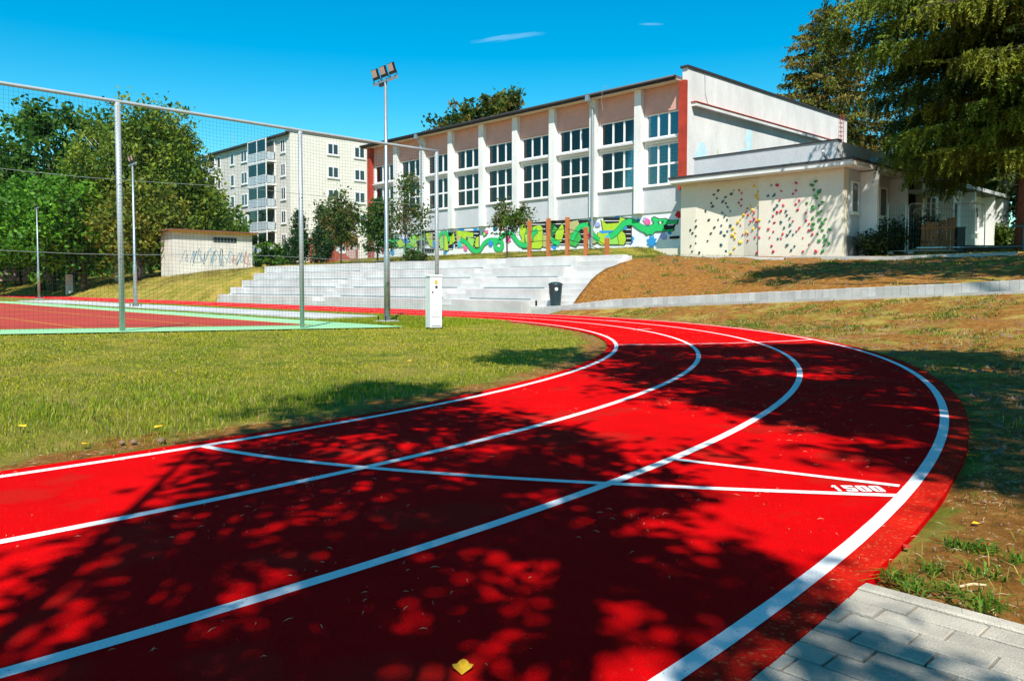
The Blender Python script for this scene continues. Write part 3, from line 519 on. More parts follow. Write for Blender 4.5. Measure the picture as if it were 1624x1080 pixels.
build('roof', MB().box(GL-.35, GR-.32, GF-.62, GB+.2, GT+.02, GT+.16), 'roofgrey', gym)
build('fascia', MB().box(GL-.36, GR-.33, GF-.66, GF-.625, GT-.05, GT+.17), 'roofdark', gym)
build('eave_soffit', MB().box(GL-.3, GR-.33, GF-.61, GF+.1, GT-.03, GT+.012), 'cream', gym)
gut = MB(); gut.tube([(GL-.3, GF-.74, GT+.10), (GR-.35, GF-.74, GT+.10)], .075, 8); build('gutter', gut, 'roofdark', gym, smooth=True)
PU = [-24.95, -27.93, -30.92, -33.90, -36.88, -39.87, -42.85, -45.84]
build('corner_pier', MB().box(GR-.36, GR+.004, GF-.34, GF-.125, 5.6, GT-.06), 'redpier', gym)
build('corner_pier', MB().box(GL-.02, GL+.38, GF-.34, GF-.055, 1.6, GT-.06), 'redpier', gym)
for p in PU: build('pilaster', MB().box(p-.21, p+.21, GF-.30, GF+.2, 4.612, GT-.035), 'plaster', gym)
edges = [GR-.36] + PU + [GL+.38]
def window_frame(u0, u1, z0, z1, cols, rows, y, fr=.07, mu=.05, dep=.09):
    mb = MB(); mb.box(u0, u0+fr, y, y+dep, z0, z1); mb.box(u1-fr, u1, y, y+dep, z0, z1)
    mb.box(u0+fr, u1-fr, y, y+dep, z0, z0+fr); mb.box(u0+fr, u1-fr, y, y+dep, z1-fr, z1)
    cs = [u0+fr + (u1-u0-2*fr)*i/cols for i in range(cols+1)]; rs = [z0+fr + (z1-z0-2*fr)*i/rows for i in range(rows+1)]
    for c in cs[1:-1]: mb.box(c-mu, c+mu, y+.004, y+dep-.004, z0+fr, z1-fr)
    for r in rs[1:-1]:
        for i in range(cols):
            mb.box(cs[i]+(mu if i else 0), cs[i+1]-(mu if i < cols-1 else 0), y+.008, y+dep-.008, r-mu, r+mu)
    return mb, cs, rs
for i in range(9):
    b1 = edges[i] - (.21 if i else 0); b0 = edges[i+1] + (.21 if i < 8 else 0)
    build('pink_panel', MB().box(b0, b1, GF-.02, GF+.25, 9.56, GT-.04), 'pink', gym)
    build('spandrel', MB().box(b0, b1, GF, GF+.25, 8.02, 8.30), 'white', gym)
    build('ledge', MB().box(b0+.002, b1-.002, GF-.16, GF-.003, 8.17, 8.25), 'grey_plaster', gym)
    build('grey_panel', MB().box(b0, b1, GF-.05, GF+.25, 4.61, 5.90), 'grey_plaster', gym)
    build('window_sill', MB().box(b0+.002, b1-.002, GF-.14, GF+.1, 5.902, 5.96), 'white', gym)
    build('mural_wall', MB().box(edges[i+1], edges[i], GF, GF+.25, 1.6, 4.607), 'paint_white', gym)
    for s0, s1 in ((b0, b0+.11), (b1-.11, b1)):
        build('jamb', MB().box(s0, s1, GF+.03, GF+.25, 5.96, 8.02), 'white', gym); build('jamb', MB().box(s0, s1, GF+.03, GF+.25, 8.30, 9.56), 'white', gym)
    for z0, z1, rows in ((8.32, 9.54, 1), (5.98, 8.0, 2)):
        fm, cs, rs = window_frame(b0+.112, b1-.112, z0, z1, 3, rows, GF+.06)
        wo = build('window', fm, 'white', gym)
        for c in range(3):
            for r in range(rows):
                build('pane', MB().box(cs[c]+.01, cs[c+1]-.01, GF+.10, GF+.106, rs[r]+.005, rs[r+1]-.005), 'glass', wo)
    mb = MB(); u = b0+.13; pts = [(u+j*.06, GF+.20+(.04 if j % 2 else 0)) for j in range(7 if i % 3 else 9)]
    for j in range(len(pts)-1):
        (x0, y0), (x1, y1) = pts[j], pts[j+1]; mb.add([(x0,y0,5.9),(x1,y1,5.9),(x1,y1,7.95),(x0,y0,7.95)], [(0,1,2,3)])
    build('curtain', mb, 'curtain', gym)
    # ball-stop netting behind the lower window
    mb = MB()
    for j in range(1, 14): x = b0+.2+(b1-b0-.4)*j/14; mb.box(x-.006, x+.006, GF+.55, GF+.56, 6, 8)
    for j in range(1, 11): z = 6+2.0*j/11; mb.box(b0+.2, b1-.2, GF+.562, GF+.572, z-.006, z+.006)
    build('inner_net', mb, 'cable', gym)
for p in (PU[1], PU[6]):
    mb = MB(); mb.tube([(p+.1, GF-.74, GT+.04), (p+.1, GF-.74, GT-.25), (p+.1, GF-.40, GT-.6), (p+.1, GF-.40, 3.2)], .065, 10); mb.box(p-.02, p+.22, GF-.88, GF-.66, GT-.22, GT+.08)
    build('downpipe', mb, 'galv', gym, smooth=False)
# ledge and roof edge of the end wall
build('wall_ledge', MB().box(GR+.002, GR+.26, 33.2, GB, 9.62, 9.78), 'plaster', gym)
build('ledge_flashing', MB().box(GR+.003, GR+.29, 33.15, GB+.05, 9.782, 9.83), 'redpier', gym)
lad = MB()
for yy in (49.3, 49.75): lad.tube([(GR+.16, yy, 9.9), (GR+.16, yy, 11.6)], .02, 6)
for k in range(6): lad.tube([(GR+.16, 49.3, 10.0+k*.27), (GR+.16, 49.75, 10.0+k*.27)], .014, 6)
build('roof_ladder', lad, 'redpier', gym)
wr = MB(); wr.tube([(GR+.03, 34.3, 11.6), (GR+.03, 34.35, 10.4), (GR+.05, 34.6, 9.9)], .012, 5); wr.tube([(-26.5, GF-.75, GT+.3), (-26.7, GF-.9, GT+.35), (-26.85, GF-.85, GT-.3), (-26.8, GF-.8, GT-.9)], .012, 5); build('lightning_wire', wr, 'cable', gym)
# faded colour washes on the upper end wall
def blobpoly(cx, cy, rx, ry, n=22, seed=0):
    r = random.Random(seed); ph = r.random()*6; return [(cx+rx*(1+.22*math.sin(3*t+ph)+.12*math.sin(5*t+2*ph))*math.cos(t), cy+ry*(1+.22*math.sin(2*t+ph)+.12*math.sin(7*t))*math.sin(t)) for t in np.linspace(0, 2*math.pi, n, endpoint=False)]
for k, (yy, z, ry, rz) in enumerate([(34.1, 7.2, .5, .7), (36.0, 6.9, .5, .6), (38.6, 8.6, .35, .6), (38.4, 7.5, .75, .8), (37.8, 7.2, .4, .5), (45.9, 8.2, .5, .5), (47.4, 8.3, .4, .4), (41.8, 7.6, .4, .3)]):
    build('mural_wash', MB().prism(blobpoly(yy, z, ry, rz, seed=k), 0, GR+.001, GR+.004+.0005*k), 'paint_paleblue', gym, fixn=True)
for yy, h in ((35.6, 1.1), (40.9, 1.5)):
    build('mural_fir', MB().prism([(yy-.28, 6.6), (yy-.1, 6.9+h*.3), (yy, 6.9+h), (yy+.1, 6.9+h*.3), (yy+.28, 6.6)], 0, GR+.001, GR+.0065), 'paint_palegreen', gym, fixn=True)
# dragon mural, painted shape by shape on the plinth wall
lay = GF - .004
def nearpier(u): return any(abs(u-p) < .215 for p in PU)
for k, sh in enumerate(MURAL):
    y1 = GF - .003 - k*.00035
    if sh[0] == 'p': pts = sh[2]; col = sh[1]; nm = 'mural_shape'
    elif sh[0] == 's':
        _, col, n, c, r = sh; nm = 'mural_flower' if n else 'mural_dot'; r = abs(r)
        if n: pts = [(c[0]+r*(1 if j % 2 else .62)*math.cos(math.pi*j/n), c[1]+r*(1 if j % 2 else .62)*math.sin(math.pi*j/n)) for j in range(2*n)]
        else: pts = blobpoly(c[0], c[1], r*1.05, r, 18, k)
    else:
        _, col, wd, P = sh; nm = 'mural_dragon'; P = np.array(P); t = np.linspace(0, 1, len(P)); T = np.linspace(0, 1, 6*len(P))
        # smooth curve through the points
        def sm(a):
            a = np.interp(T, t, a); 
            for _ in range(6): a[1:-1] = (a[:-2]+2*a[1:-1]+a[2:])/4
            return a
        X = sm(P[:, 0]); Y = sm(P[:, 1]); dx = np.gradient(X); dy = np.gradient(Y); l = np.hypot(dx, dy)+1e-9
        A = list(zip(X-dy/l*wd/2, Y+dx/l*wd/2)); Bq = list(zip(X+dy/l*wd/2, Y-dx/l*wd/2)); n = len(A)
        for w2, c2, yy in ((wd*1.18, 'paint_dgreen', y1), (wd, 'paint_'+col, y1-.003)):
            A = list(zip(X-dy/l*w2/2, Y+dx/l*w2/2)); Bq = list(zip(X+dy/l*w2/2, Y-dx/l*w2/2))
            mb = MB().add([(a, yy, z) for a, z in A]+[(a, yy, z) for a, z in Bq], [(i, i+1, n+i+1, n+i) for i in range(n-1)])
            build(nm, mb, c2, gym)
        continue
    if sh[0] == 'p' and col in ('yg', 'lime', 'green', 'tan', 'emerald'):
        cx = sum(p[0] for p in pts)/len(pts); cz = sum(p[1] for p in pts)/len(pts)
        def grow(p):
            dx, dz = p[0]-cx, p[1]-cz; l = math.hypot(dx, dz)+1e-6; return (p[0]+dx/l*.045, p[1]+dz/l*.045)
        build('mural_outline', MB().prism([grow(p) for p in pts], 1, GF-.0005, y1+.0002), 'paint_black', gym, fixn=True)
    build(nm, MB().prism(pts, 1, GF-.0005, y1), 'paint_'+col, gym, fixn=True)
    
# low panelled retaining wall at the gym's right foot
rw = thing('retaining_wall', 'low tan panelled retaining wall below the dragon head mural', 'wall', (-24, 32.4, 2.1))
for k in range(8):
    a = -25.0 + k*.38; build('wall_panel', MB().bbox(a+.004, a+.376, 32.35, 32.45, 1.9, 2.40+min(k, 3)*.12, .01), 'cream', rw)
build('ramp_cheek', MB().prism([(-28.2, 2.0), (-25.0, 2.0), (-25.0, 2.42), (-28.2, 2.15)], 1, 32.35, 32.45), 'concrete_dk', rw)
build('post', MB().box(-21.95, -21.75, 32.15, 32.34, 1.9, 2.62), 'orange', rw)

# ------------------------------------------------------------------ annex with climbing wall and rear wing
an = thing('annex', 'low cream annex with a bouldering wall full of coloured holds', 'building', (-18, 32, 2.1))
AL, AR, AF, AT = -21.82, -14.1, 32.0, 5.72
prof = [(AL, AF), (-21.0, AF), (-19.45, AF+.30), (-18.65, AF+.27), (-17.80, AF+.06), (-17.78, AF-.02), (AR, AF-.02), (AR, AF+.55), (AL, AF+.55)]
build('climbing_wall', MB().prism(prof, 2, 1.7, AT), 'cream', an, fixn=True)
def wall_y(u):
    P = prof[:7]
    for (a, ya), (b, yb) in zip(P[:-1], P[1:]):
        if a <= u <= b: return ya + (yb-ya)*(u-a)/(b-a+1e-9)
    return AF
hold_me = []
for sidx in range(5):
    bm = bmesh.new(); bmesh.ops.create_icosphere(bm, subdivisions=1, radius=1.0); rr = random.Random(sidx)
    for vv in bm.verts: vv.co *= rr.uniform(.75, 1.2)
    hold_me.append(bm)
hm = {}
for c in HOLDS:
    for sidx, bm in enumerate(hold_me):
        me = D.meshes.new('climbing_hold'); bm.to_mesh(me); me.materials.append(M['hold_'+c]); hm[c, sidx] = me
for c, pts in HOLDS.items():
    for (u, z) in pts:
        o = D.objects.new('climbing_hold', hm[c, random.randrange(5)]); COL.objects.link(o); o.parent = an
        s = random.uniform(.045, .072)*(1.25 if c in ('yellow', 'green') else 1)
        o.location = (u+18, wall_y(u)-.02-32, z-2.1); o.scale = (s*random.uniform(.8, 1.5), s*.75, s*random.uniform(.7, 1.1)); o.rotation_euler = (0, random.uniform(-1, 1), 0)
build('side_wall', MB().box(AR-.3, AR-.003, AF+.552, 38.6, 1.7, AT), 'bluegrey', an)
build('plinth', MB().box(AR-.002, AR+.03, AF+.35, 38.6, 1.7, 3.0), 'plinth', an)
build('corner_strip', MB().box(AR-.002, AR+.04, AF-.015, AF+.34, 1.7, AT), 'cream', an)
build('roof', MB().box(AL-.25, AR+.62, AF-.62, 39.0, AT+.02, AT+.20), 'plaster', an)
build('roof_edge', MB().box(AL-.28, AR+.65, AF-.66, 39.02, AT+.203, AT+.30), 'roofdark', an)
build('soffit', MB().box(AL-.2, AR+.58, AF-.6, AF-.05, AT-.012, AT+.018), 'cream', an)
build('parapet', MB().box(AL+.35, AR-.5, AF+.55, AF+.85, AT+.31, 6.95), 'grey_plaster', an)
build('parapet_cap', MB().box(AL+.3, AR-.45, AF+.5, AF+.9, 6.952, 7.0), 'roofdark', an)
build('parapet', MB().box(AR-.78, AR-.5, AF+.86, 38.5, AT+.31, 6.94), 'plaster', an)
vt = MB(); vt.tube([(AR-.9, AF+.52, 6.25), (AR-.9, AF+.2, 6.35), (AR-.9, AF+.1, 6.5)], .07, 8); build('vent_pipe', vt, 'white', an)
def side_window(parent, v0, v1, z0, z1, u, n=2):
    mb = MB(); fr = .07; y0, y1 = v0, v1
    mb.box(u, u+.07, y0, y0+fr, z0, z1); mb.box(u, u+.07, y1-fr, y1, z0, z1); mb.box(u, u+.07, y0+fr, y1-fr, z0, z0+fr); mb.box(u, u+.07, y0+fr, y1-fr, z1-fr, z1)
    for i in range(1, n): c = y0+(y1-y0)*i/n; mb.box(u+.003, u+.067, c-.05, c+.05, z0+fr, z1-fr)
    mb.box(u, u+.14, y0-.05, y1+.05, z0-.07, z0-.003)
    wdo = build('window', mb, 'white', parent)
    for i in range(n): a = y0+(y1-y0)*i/n; build('pane', MB().box(u+.02, u+.026, a+.03, a+(y1-y0)/n-.03, z0+fr, z1-fr), 'darkglass', wdo)
M['darkglass'] = mat('dark_window_glass', (0.03, 0.04, 0.045), 0.08, 0.1, 2, spec=0.8)
side_window(an, 32.75, 33.45, 3.95, 5.25, AR+.0, 1); side_window(an, 34.8, 36.4, 3.95, 5.25, AR+.0, 2)
for yy in (33.75, 36.9): build('fin', MB().box(AR+.001, AR+.72, yy-.09, yy+.09, 1.8, AT-.03), 'white', an)
dp = MB(); dp.tube([(AR+.45, 34.05, AT), (AR+.25, 34.05, 5.2), (AR+.2, 34.05, 2.2)], .05, 8); dp.box(AR+.3, AR+.65, 33.9, 34.2, AT+.31, AT+.52); build('downpipe', dp, 'bluepaint', an)
pl = MB(); pl.tube([(AR+.2, 36.5, 6.0), (AR+.2, 36.5, 7.0)], .03, 8); build('roof_vent', pl, 'white', an)

wg = thing('rear_wing', 'white single storey wing with sunshade fins behind the mesh site fence', 'building', (-14, 45, 2.4))
build('wall', MB().box(-14.35, -14.05, 40.6, 51.2, 1.9, 5.85), 'plaster', wg); build('wall', MB().box(-15.2, -15.0, 38.61, 40.6, 1.9, 5.85), 'inner', wg)
build('wall', MB().box(-20, -14.36, 51.0, 51.2, 1.9, 5.85), 'plaster', wg)
build('roof', MB().box(-21.5, -13.3, 39.03, 51.7, 5.86, 6.05), 'roofgrey', wg); build('fascia', MB().box(-13.29, -13.24, 39.03, 51.75, 5.88, 6.06), 'grey_plaster', wg)
build('entrance_canopy', MB().box(-14.0, -12.5, 38.75, 41.2, 5.2, 5.36), 'plaster', wg)
build('plinth', MB().box(-14.049, -14.02, 41.3, 51.2, 1.9, 2.95), 'plinth', wg)
for y0, y1 in ((40.9, 42.3), (43.9, 45.5), (47.2, 48.9)): side_window(wg, y0, y1, 3.85, 5.3, -14.05, 2)
for yy in (43.0, 46.3, 49.6, 51.1): build('fin', MB().box(-14.049, -13.4, yy-.08, yy+.08, 2.0, 5.83), 'white', wg)

# ------------------------------------------------------------------ apartment block
ap = thing('apartment_block', 'beige five storey apartment block with stacked glazed balconies', 'building', (-100, 48, 3.5))
PL, PR, PF, PB = -124.0, -88.55, 47.85, 61.0
build('front_wall', MB().box(PL, PR-.01, PF, PF+.4, 2.8, 19.2), 'apt', ap)
build('gable_wall', MB().box(PR-.4, PR, PF-.02, PB, 2.8, 19.4), 'apt_end', ap)
build('back_wall', MB().box(PL, PR-.41, PB-.4, PB, 2.8, 19.2), 'apt', ap); build('side_wall', MB().box(PL, PL+.4, PF+.41, PB-.41, 2.8, 19.2), 'apt', ap)
build('roof', MB().box(PL-.3, PR-.41, PF-.5, PB+.3, 19.21, 19.42), 'roofdark', ap); build('roof_cap', MB().box(PR-.45, PR+.06, PF-.5, PB+.2, 19.43, 19.56), 'roofgrey', ap)
rows = [17.15, 14.28, 11.41, 8.54, 5.67]
def apt_window(u0, u1, z0, z1):
    mb, cs, rs = window_frame(u0, u1, z0, z1, 2 if u1-u0 > 1.2 else 1, 1, PF-.06, .13, .07, .1); mb.box(u0-.08, u1+.08, PF-.14, PF-.003, z0-.1, z0-.005)
    wo = build('window', mb, 'white', ap)
    for i in range(len(cs)-1): build('pane', MB().box(cs[i], cs[i+1], PF-.03, PF-.02, rs[0], rs[1]), 'darkglass', wo)
for z in rows:
    for u0, u1 in ((-91.0, -89.8), (-98.35, -97.45), (-101.85, -100.1), (-105.1, -103.95), (-109.2, -108.2)): apt_window(u0, u1, z, z+1.6)
def gable_window(v0, v1, z0, z1):
    x = PR; mb = MB(); fr = .13
    mb.box(x, x+.06, v0, v0+fr, z0, z1); mb.box(x, x+.06, v1-fr, v1, z0, z1); mb.box(x, x+.06, v0+fr, v1-fr, z0, z0+fr); mb.box(x, x+.06, v0+fr, v1-fr, z1-fr, z1); c = (v0+v1)/2; mb.box(x, x+.06, c-.07, c+.07, z0+fr, z1-fr); mb.box(x, x+.14, v0-.1, v1+.1, z0-.1, z0-.004)
    wo = build('window', mb, 'white', ap)
    for a, b in ((v0+fr, c-.07), (c+.07, v1-fr)): build('pane', MB().box(x, x+.03, a, b, z0+fr, z1-fr), 'darkglass', wo)
for z in rows[:4]:
    for v in (53.1, 57.0): gable_window(v-.2, v+1.4, z+.15, z+1.6)
def balcony(u0, u1, z, label=None):
    b = build('balcony', MB().box(u0, u1, PF-1.35, PF-.005, z-.14, z+.04), 'white', ap)
    build('recess_shade', MB().box(u0+.1, u1-.1, PF-.03, PF-.012, z+.05, z+2.55), 'room', b)  # flat panel on the wall, balcony shade put into its darker colour
    build('parapet', MB().box(u0+.02, u1-.02, PF-1.33, PF-1.28, z+.12, z+1.05), 'balc', b); build('parapet', MB().box(u1-.06, u1-.02, PF-1.27, PF-.1, z+.12, z+1.05), 'balc', b)
    f = MB()
    for x in (u0+.02, (u0+u1)/2, u1-.12): f.box(x, x+.1, PF-1.34, PF-1.24, z+.05, z+2.6)
    f.box(u1-.12, u1-.02, PF-.2, PF-.05, z+.05, z+2.6); f.box(u0, u1, PF-1.345, PF-1.26, z+1.055, z+1.13); f.box(u0, u1, PF-1.345, PF-1.2, z+2.605, z+2.7)
    build('balcony_frame', f, 'white', b)
    for x0, x1 in ((u0+.13, (u0+u1)/2-.01), ((u0+u1)/2+.11, u1-.13)): build('pane', MB().box(x0, x1, PF-1.3, PF-1.29, z+1.14, z+2.6), 'glass2', b)
for k, z in enumerate((16.35, 13.48, 10.61, 7.74, 4.87)):
    balcony(-97.25, -92.25, z); balcony(-113.5, -108.9-.8, z)
rng_ = random.Random(5)
for k, (x, z, c) in enumerate([(-95.5, 16.6, 'courtline_y'), (-94.0, 13.7, 'tile'), (-95.0, 10.9, 'white'), (-94.6, 8.2, 'bluepaint'), (-96.0, 5.2, 'tile'), (-93.3, 16.7, 'curtain')]):
    build('laundry', MB().box(x, x+.7, PF-.7, PF-.66, z, z+.9), c, ap)
dr = MB(); dr.tube([(-99.1, PF-.12, 19.2), (-99.1, PF-.12, 3)], .07, 8); build('downpipe', dr, 'plinth', ap)
build('aerial', MB().tube([(-113, 52, 19.4), (-113, 52, 23)], .05, 6), 'galv', ap); build('aerial', MB().tube([(-108, 52, 19.4), (-108, 52, 22)], .04, 6), 'galv', ap)

# ------------------------------------------------------------------ graffiti shed on the bank
M['shedwall'] = mat('dirty_white_render', (0.60, 0.57, 0.52), 0.9, 0.14, 0.8, 0.1, 20)
sh = thing('utility_shed', 'cream flat roofed utility shed with scribbled graffiti on the bank', 'building', (-65, 24.7, 1.6))
build('wall', MB().box(-67.6, -65.0, 24.7, 31.4, 1.0, 5.35), 'shedwall', sh)
build('roof', MB().box(-68.0, -64.55, 24.3, 31.8, 5.36, 5.46), 'tile', sh); build('soffit_board', MB().box(-64.98, -64.6, 24.4, 31.7, 5.28, 5.355), 'courtline_y', sh)
build('vent_strip', MB().box(-65.0, -64.97, 28.0, 30.0, 4.55, 4.95), 'inner', sh)
for k in range(7): build('vent_bar', MB().box(-64.969, -64.95, 28.02+k*.28, 28.08+k*.28, 4.55, 4.95), 'plinth', sh)
rg = random.Random(3)
def scribble(pts, col, w, k):
    P = np.array(pts); t = np.linspace(0, 1, len(P)); T = np.linspace(0, 1, 40); X = np.interp(T, t, P[:, 0]); Y = np.interp(T, t, P[:, 1])
    for _ in range(5): X[1:-1] = (X[:-2]+2*X[1:-1]+X[2:])/4; Y[1:-1] = (Y[:-2]+2*Y[1:-1]+Y[2:])/4
    dx = np.gradient(X); dy = np.gradient(Y); l = np.hypot(dx, dy)+1e-9; n = len(X); x = -64.995+.001*k
    build('graffiti_line', MB().add([(x, a, b) for a, b in zip(X-dy/l*w/2, Y+dx/l*w/2)]+[(x, a, b) for a, b in zip(X+dy/l*w/2, Y-dx/l*w/2)], [(n+i, n+i+1, i+1, i) for i in range(n-1)]), col, sh)
GC = mat('grey_spray', (.30, .34, .36), .9, .1); M['spray'] = GC; M['spray2'] = mat('faded_red_spray', (.55, .25, .2), .9, .1); M['spray3'] = mat('faded_blue_spray', (.22, .36, .45), .9, .1)
for k in range(16):
    y = 25.4 + k*.36; scribble([(y+rg.uniform(-.3, .3), 2.5+rg.uniform(0, .5)), (y+rg.uniform(.1, .7), 3.9+rg.uniform(-.3, .3)), (y+rg.uniform(-.2, .9), 3.2+rg.uniform(-.4, .3)), (y+rg.uniform(.2, .9), 2.6+rg.uniform(-.1, .6)), (y+rg.uniform(.3, 1.0), 3.6+rg.uniform(-.3, .3))], ('spray', 'spray3', 'spray2')[k % 3 if k > 8 else k % 2], .06, k)

# ------------------------------------------------------------------ low red wall before the apartments
M['redwall'] = mat('red_brown_wall', (.40, .07, .03), .9, .2, 1.5)
lw = thing('garden_wall', 'low red brown wall with pale graffiti behind the young trees', 'wall', (-55, 34, 2.6))
build('wall', MB().box(-57.5, -54.4, 32.6, 32.9, 2.0, 4.75), 'redwall', lw); build('wall', MB().box(-54.7, -54.4, 32.91, 35.2, 2.0, 4.75), 'redwall', lw)
for k, (v, z, rv, rz, c) in enumerate([(33.6, 3.9, .45, .5, 'paint_white'), (34.5, 3.6, .4, .6, 'pinkwall'), (34.9, 4.1, .2, .3, 'paint_white')]): build('graffiti_patch', MB().prism(blobpoly(v, z, rv, rz, seed=40+k), 0, -54.4, -54.395+.001*k), c, lw, fixn=True)

# ------------------------------------------------------------------ ball-stop fence at the court's end
bf = thing('ball_stop_fence', 'tall grey ball stop fence with fine netting at the near end of the court', 'fence', (-16.4, 9, 0))
FV = [1.4, 5.25, 9.13, 13.05]; FU = -16.45; FT = 4.47
for v in FV:
    z = float(zg(FU, v)); build('post', MB().tube([(FU, v, z-.1), (FU, v, FT+z*.4)], .052, 14), 'fencepaint', bf, smooth=True)
ft = lambda v: FT + float(zg(FU, v))*.4
build('top_rail', MB().tube([(FU, v, ft(v)+.02) for v in np.linspace(FV[0], FV[-1]+.05, 14)], .036, 12), 'fencepaint', bf, smooth=True)
VV, FF = [], []
def cord(p, q, r):
    p = np.array(p); q = np.array(q); o = len(VV); d = q-p; d = d/np.linalg.norm(d); a = np.cross(d, [1, 0, 0]); a /= np.linalg.norm(a); b = np.cross(d, a)
    for c in (p, q):
        for t in (0, 2.094, 4.189): VV.append(c+(a*math.cos(t)+b*math.sin(t))*r)
    for k in range(3): k2 = (k+1) % 3; FF.append((o+k, o+k2, o+3+k2, o+3+k))
rn = random.Random(2); vs_ = np.arange(FV[0], FV[-1], .075); NX = FU+.07
zs = np.linspace(.06, 1, 58)
def sag(v, t): return .02*math.sin(v*1.7+t*4)*math.sin(t*3.1)
for i, v in enumerate(vs_):
    zb = float(zg(FU, v)); top = ft(v)-.03
    P = [(NX+sag(v, t), v+.008*math.sin(t*9+v*3), zb+t*(top-zb)) for t in np.linspace(.01, 1, 9)]
    for a, b in zip(P[:-1], P[1:]): cord(a, b, .0018)
for t in zs:
    P = [(NX+sag(v, t), v, float(zg(FU, v))+t*(ft(v)-.03-float(zg(FU, v))) + .012*math.sin(v*5+t*7)*(t < .97)) for v in np.linspace(FV[0], FV[-1], 40)]
    for a, b in zip(P[:-1], P[1:]): cord(a, b, .0018)
arr_mesh('net', VV, FF, 'wire', bf)
for t in (.36, .68): build('tension_cable', MB().tube([(NX+.03, v, t*FT + .03*math.sin(v)) for v in np.linspace(FV[0], FV[-1], 16)], .0045, 6), 'cable', bf)

# ------------------------------------------------------------------ floodlight masts along the court
def mast(u, v, H, label, heads=3, ang=0.0, rb=.085):
    z = float(zg(u, v)); t = thing('floodlight_mast', label, 'floodlight', (u, v, z), 'floodlight masts along the court')
    build('base_plate', MB().bbox(-.24, .24, -.24, .24, -.05, .05, .01), 'concrete_dk', t, local=True)
    for sx in (-1, 1):
        for sy in (-1, 1): build('anchor_bolt', MB().tube([(sx*.18, sy*.18, .04), (sx*.18, sy*.18, .17)], .02, 6), 'blackmetal', t, local=True)
    build('pole', MB().tube([(0, 0, .05), (0, 0, 1.95), (0, 0, 2.05), (0, 0, H)], [rb, rb, rb*.72, rb*.5], 14), 'galv', t, smooth=True, local=True)
    d = Vector((math.cos(ang), math.sin(ang), 0)); n = Vector((d.y, -d.x, 0))
    build('cross_arm', MB().obox((0, 0, H+.03), d*.62, n*.035, (0, 0, .035)), 'galv', t, local=True)
    for k in range(heads):
        c = d*((k-(heads-1)/2)*.44) + Vector((0, 0, H+.27)) + n*.06
        up = (Vector((0, 0, 1))*.93 - n*.36*0 + n*.30).normalized(); fw = (n*.93 - Vector((0, 0, 1))*.30).normalized()
        hd = build('floodlight', MB().obox(c, d*.138, up*.145, fw*.03), 'blackmetal', t, local=True)
        build('lens', MB().obox(c+fw*.038+up*.03, d*.112, up*.10, fw*.004), 'lens', hd, local=True)
        for s in (-1, 1): build('bracket', MB().tube([tuple(c+d*.18*s-up*.06), tuple(c+d*.18*s-up*.2), tuple(c+d*.12*s+Vector((0, 0, -.22)))], .013, 5), 'blackmetal', hd, local=True)
    build('driver_box', MB().obox(-d*.2+Vector((0, 0, H-.05)), d*.1, n*.04, (0, 0, .04)), 'blackmetal', t, local=True)
    return t
mast(-18.73, 13.06, 6.72, 'tall galvanised floodlight mast with three lamps, nearest the bleachers', 3, math.radians(-4))
mast(-39.0, 13.05, 6.6, 'galvanised floodlight mast seen just right of the first fence post', 2, math.radians(-4))
mast(-64.0, 14.9, 6.4, 'farthest floodlight mast, at the left edge before the trees', 1, math.radians(-4))

# ------------------------------------------------------------------ electrical cabinet
ec = thing('electrical_cabinet', 'narrow white electrical cabinet standing in the grass by the end fence post', 'cabinet', (-15.2, 11.95, 0))
def rot_mb(f, loc, a):
    c, s = math.cos(a), math.sin(a); return [(loc[0]+x*c-y*s, loc[1]+x*s+y*c, loc[2]+z) for x, y, z in f.v]
def rbuild(name, mb, m, parent, loc, a):
    q = MB(); q.v = rot_mb(mb, loc, a); q.f = mb.f; return build(name, q, m, parent)
EL_ = (-15.2, 11.95, -.02); EA = math.radians(46.2+27)
cb = rbuild('body', MB().bbox(-.15, .15, -.16, .15, 0, 1.22, .01), 'white_plastic', ec, EL_, EA)
rbuild('cap', MB().bbox(-.165, .165, -.175, .165, 1.222, 1.26, .01), 'white_plastic', ec, EL_, EA)
rbuild('door', MB().box(-.135, .135, -.168, -.1605, .52, 1.19), 'white_plastic', ec, EL_, EA)
rbuild('lower_panel', MB().box(-.135, .135, -.168, -.1605, .03, .51), 'white_plastic', ec, EL_, EA)
rbuild('vent_slot', MB().box(-.12, .12, -.17, -.1682, .255, .268), 'plinth', ec, EL_, EA); rbuild('vent_slot', MB().box(-.12, .12, -.17, -.1682, .035, .05), 'plinth', ec, EL_, EA)
rbuild('lock', MB().box(-.02, .035, -.185, -.1685, .95, 1.0), 'blackmetal', ec, EL_, EA); rbuild('sticker', MB().box(-.03, .04, -.1695, -.1685, 1.03, 1.13), 'courtline_y', ec, EL_, EA); rbuild('latch', MB().box(-.10, -.07, -.18, -.1685, .83, .87), 'blackmetal', ec, EL_, EA)

# ------------------------------------------------------------------ litter bin
bn = thing('litter_bin', 'dark green round litter bin at the foot of the stairs', 'bin', (-19.84, 21.22, .222))
bz = (-19.84, 21.22, .222)
build('body', MB().lathe(bz, [(.17, 0), (.185, .02), (.245, .72), (.25, .76)], 26), 'bin', bn, smooth=False)
build('lid', MB().lathe(bz, [(.262, .762), (.268, .80), (.25, .83), (.16, .875), (.02, .89)], 26), 'bin', bn, smooth=True)
bf_ = Vector((.722, -.692, 0)); br_ = Vector((.692, .722, 0))
stk = MB(); cc = Vector(bz)+bf_*.232+br_*.02+Vector((0, 0, .63)); stk.add([tuple(cc+br_*.06*math.cos(t)+Vector((0, 0, .06*math.sin(t)))+bf_*(.012+.0015*math.sin(t))) for t in np.linspace(0, 6.283, 18, endpoint=False)], [tuple(range(18))])
build('sticker', stk, 'white_plastic', bn, fixn=True)
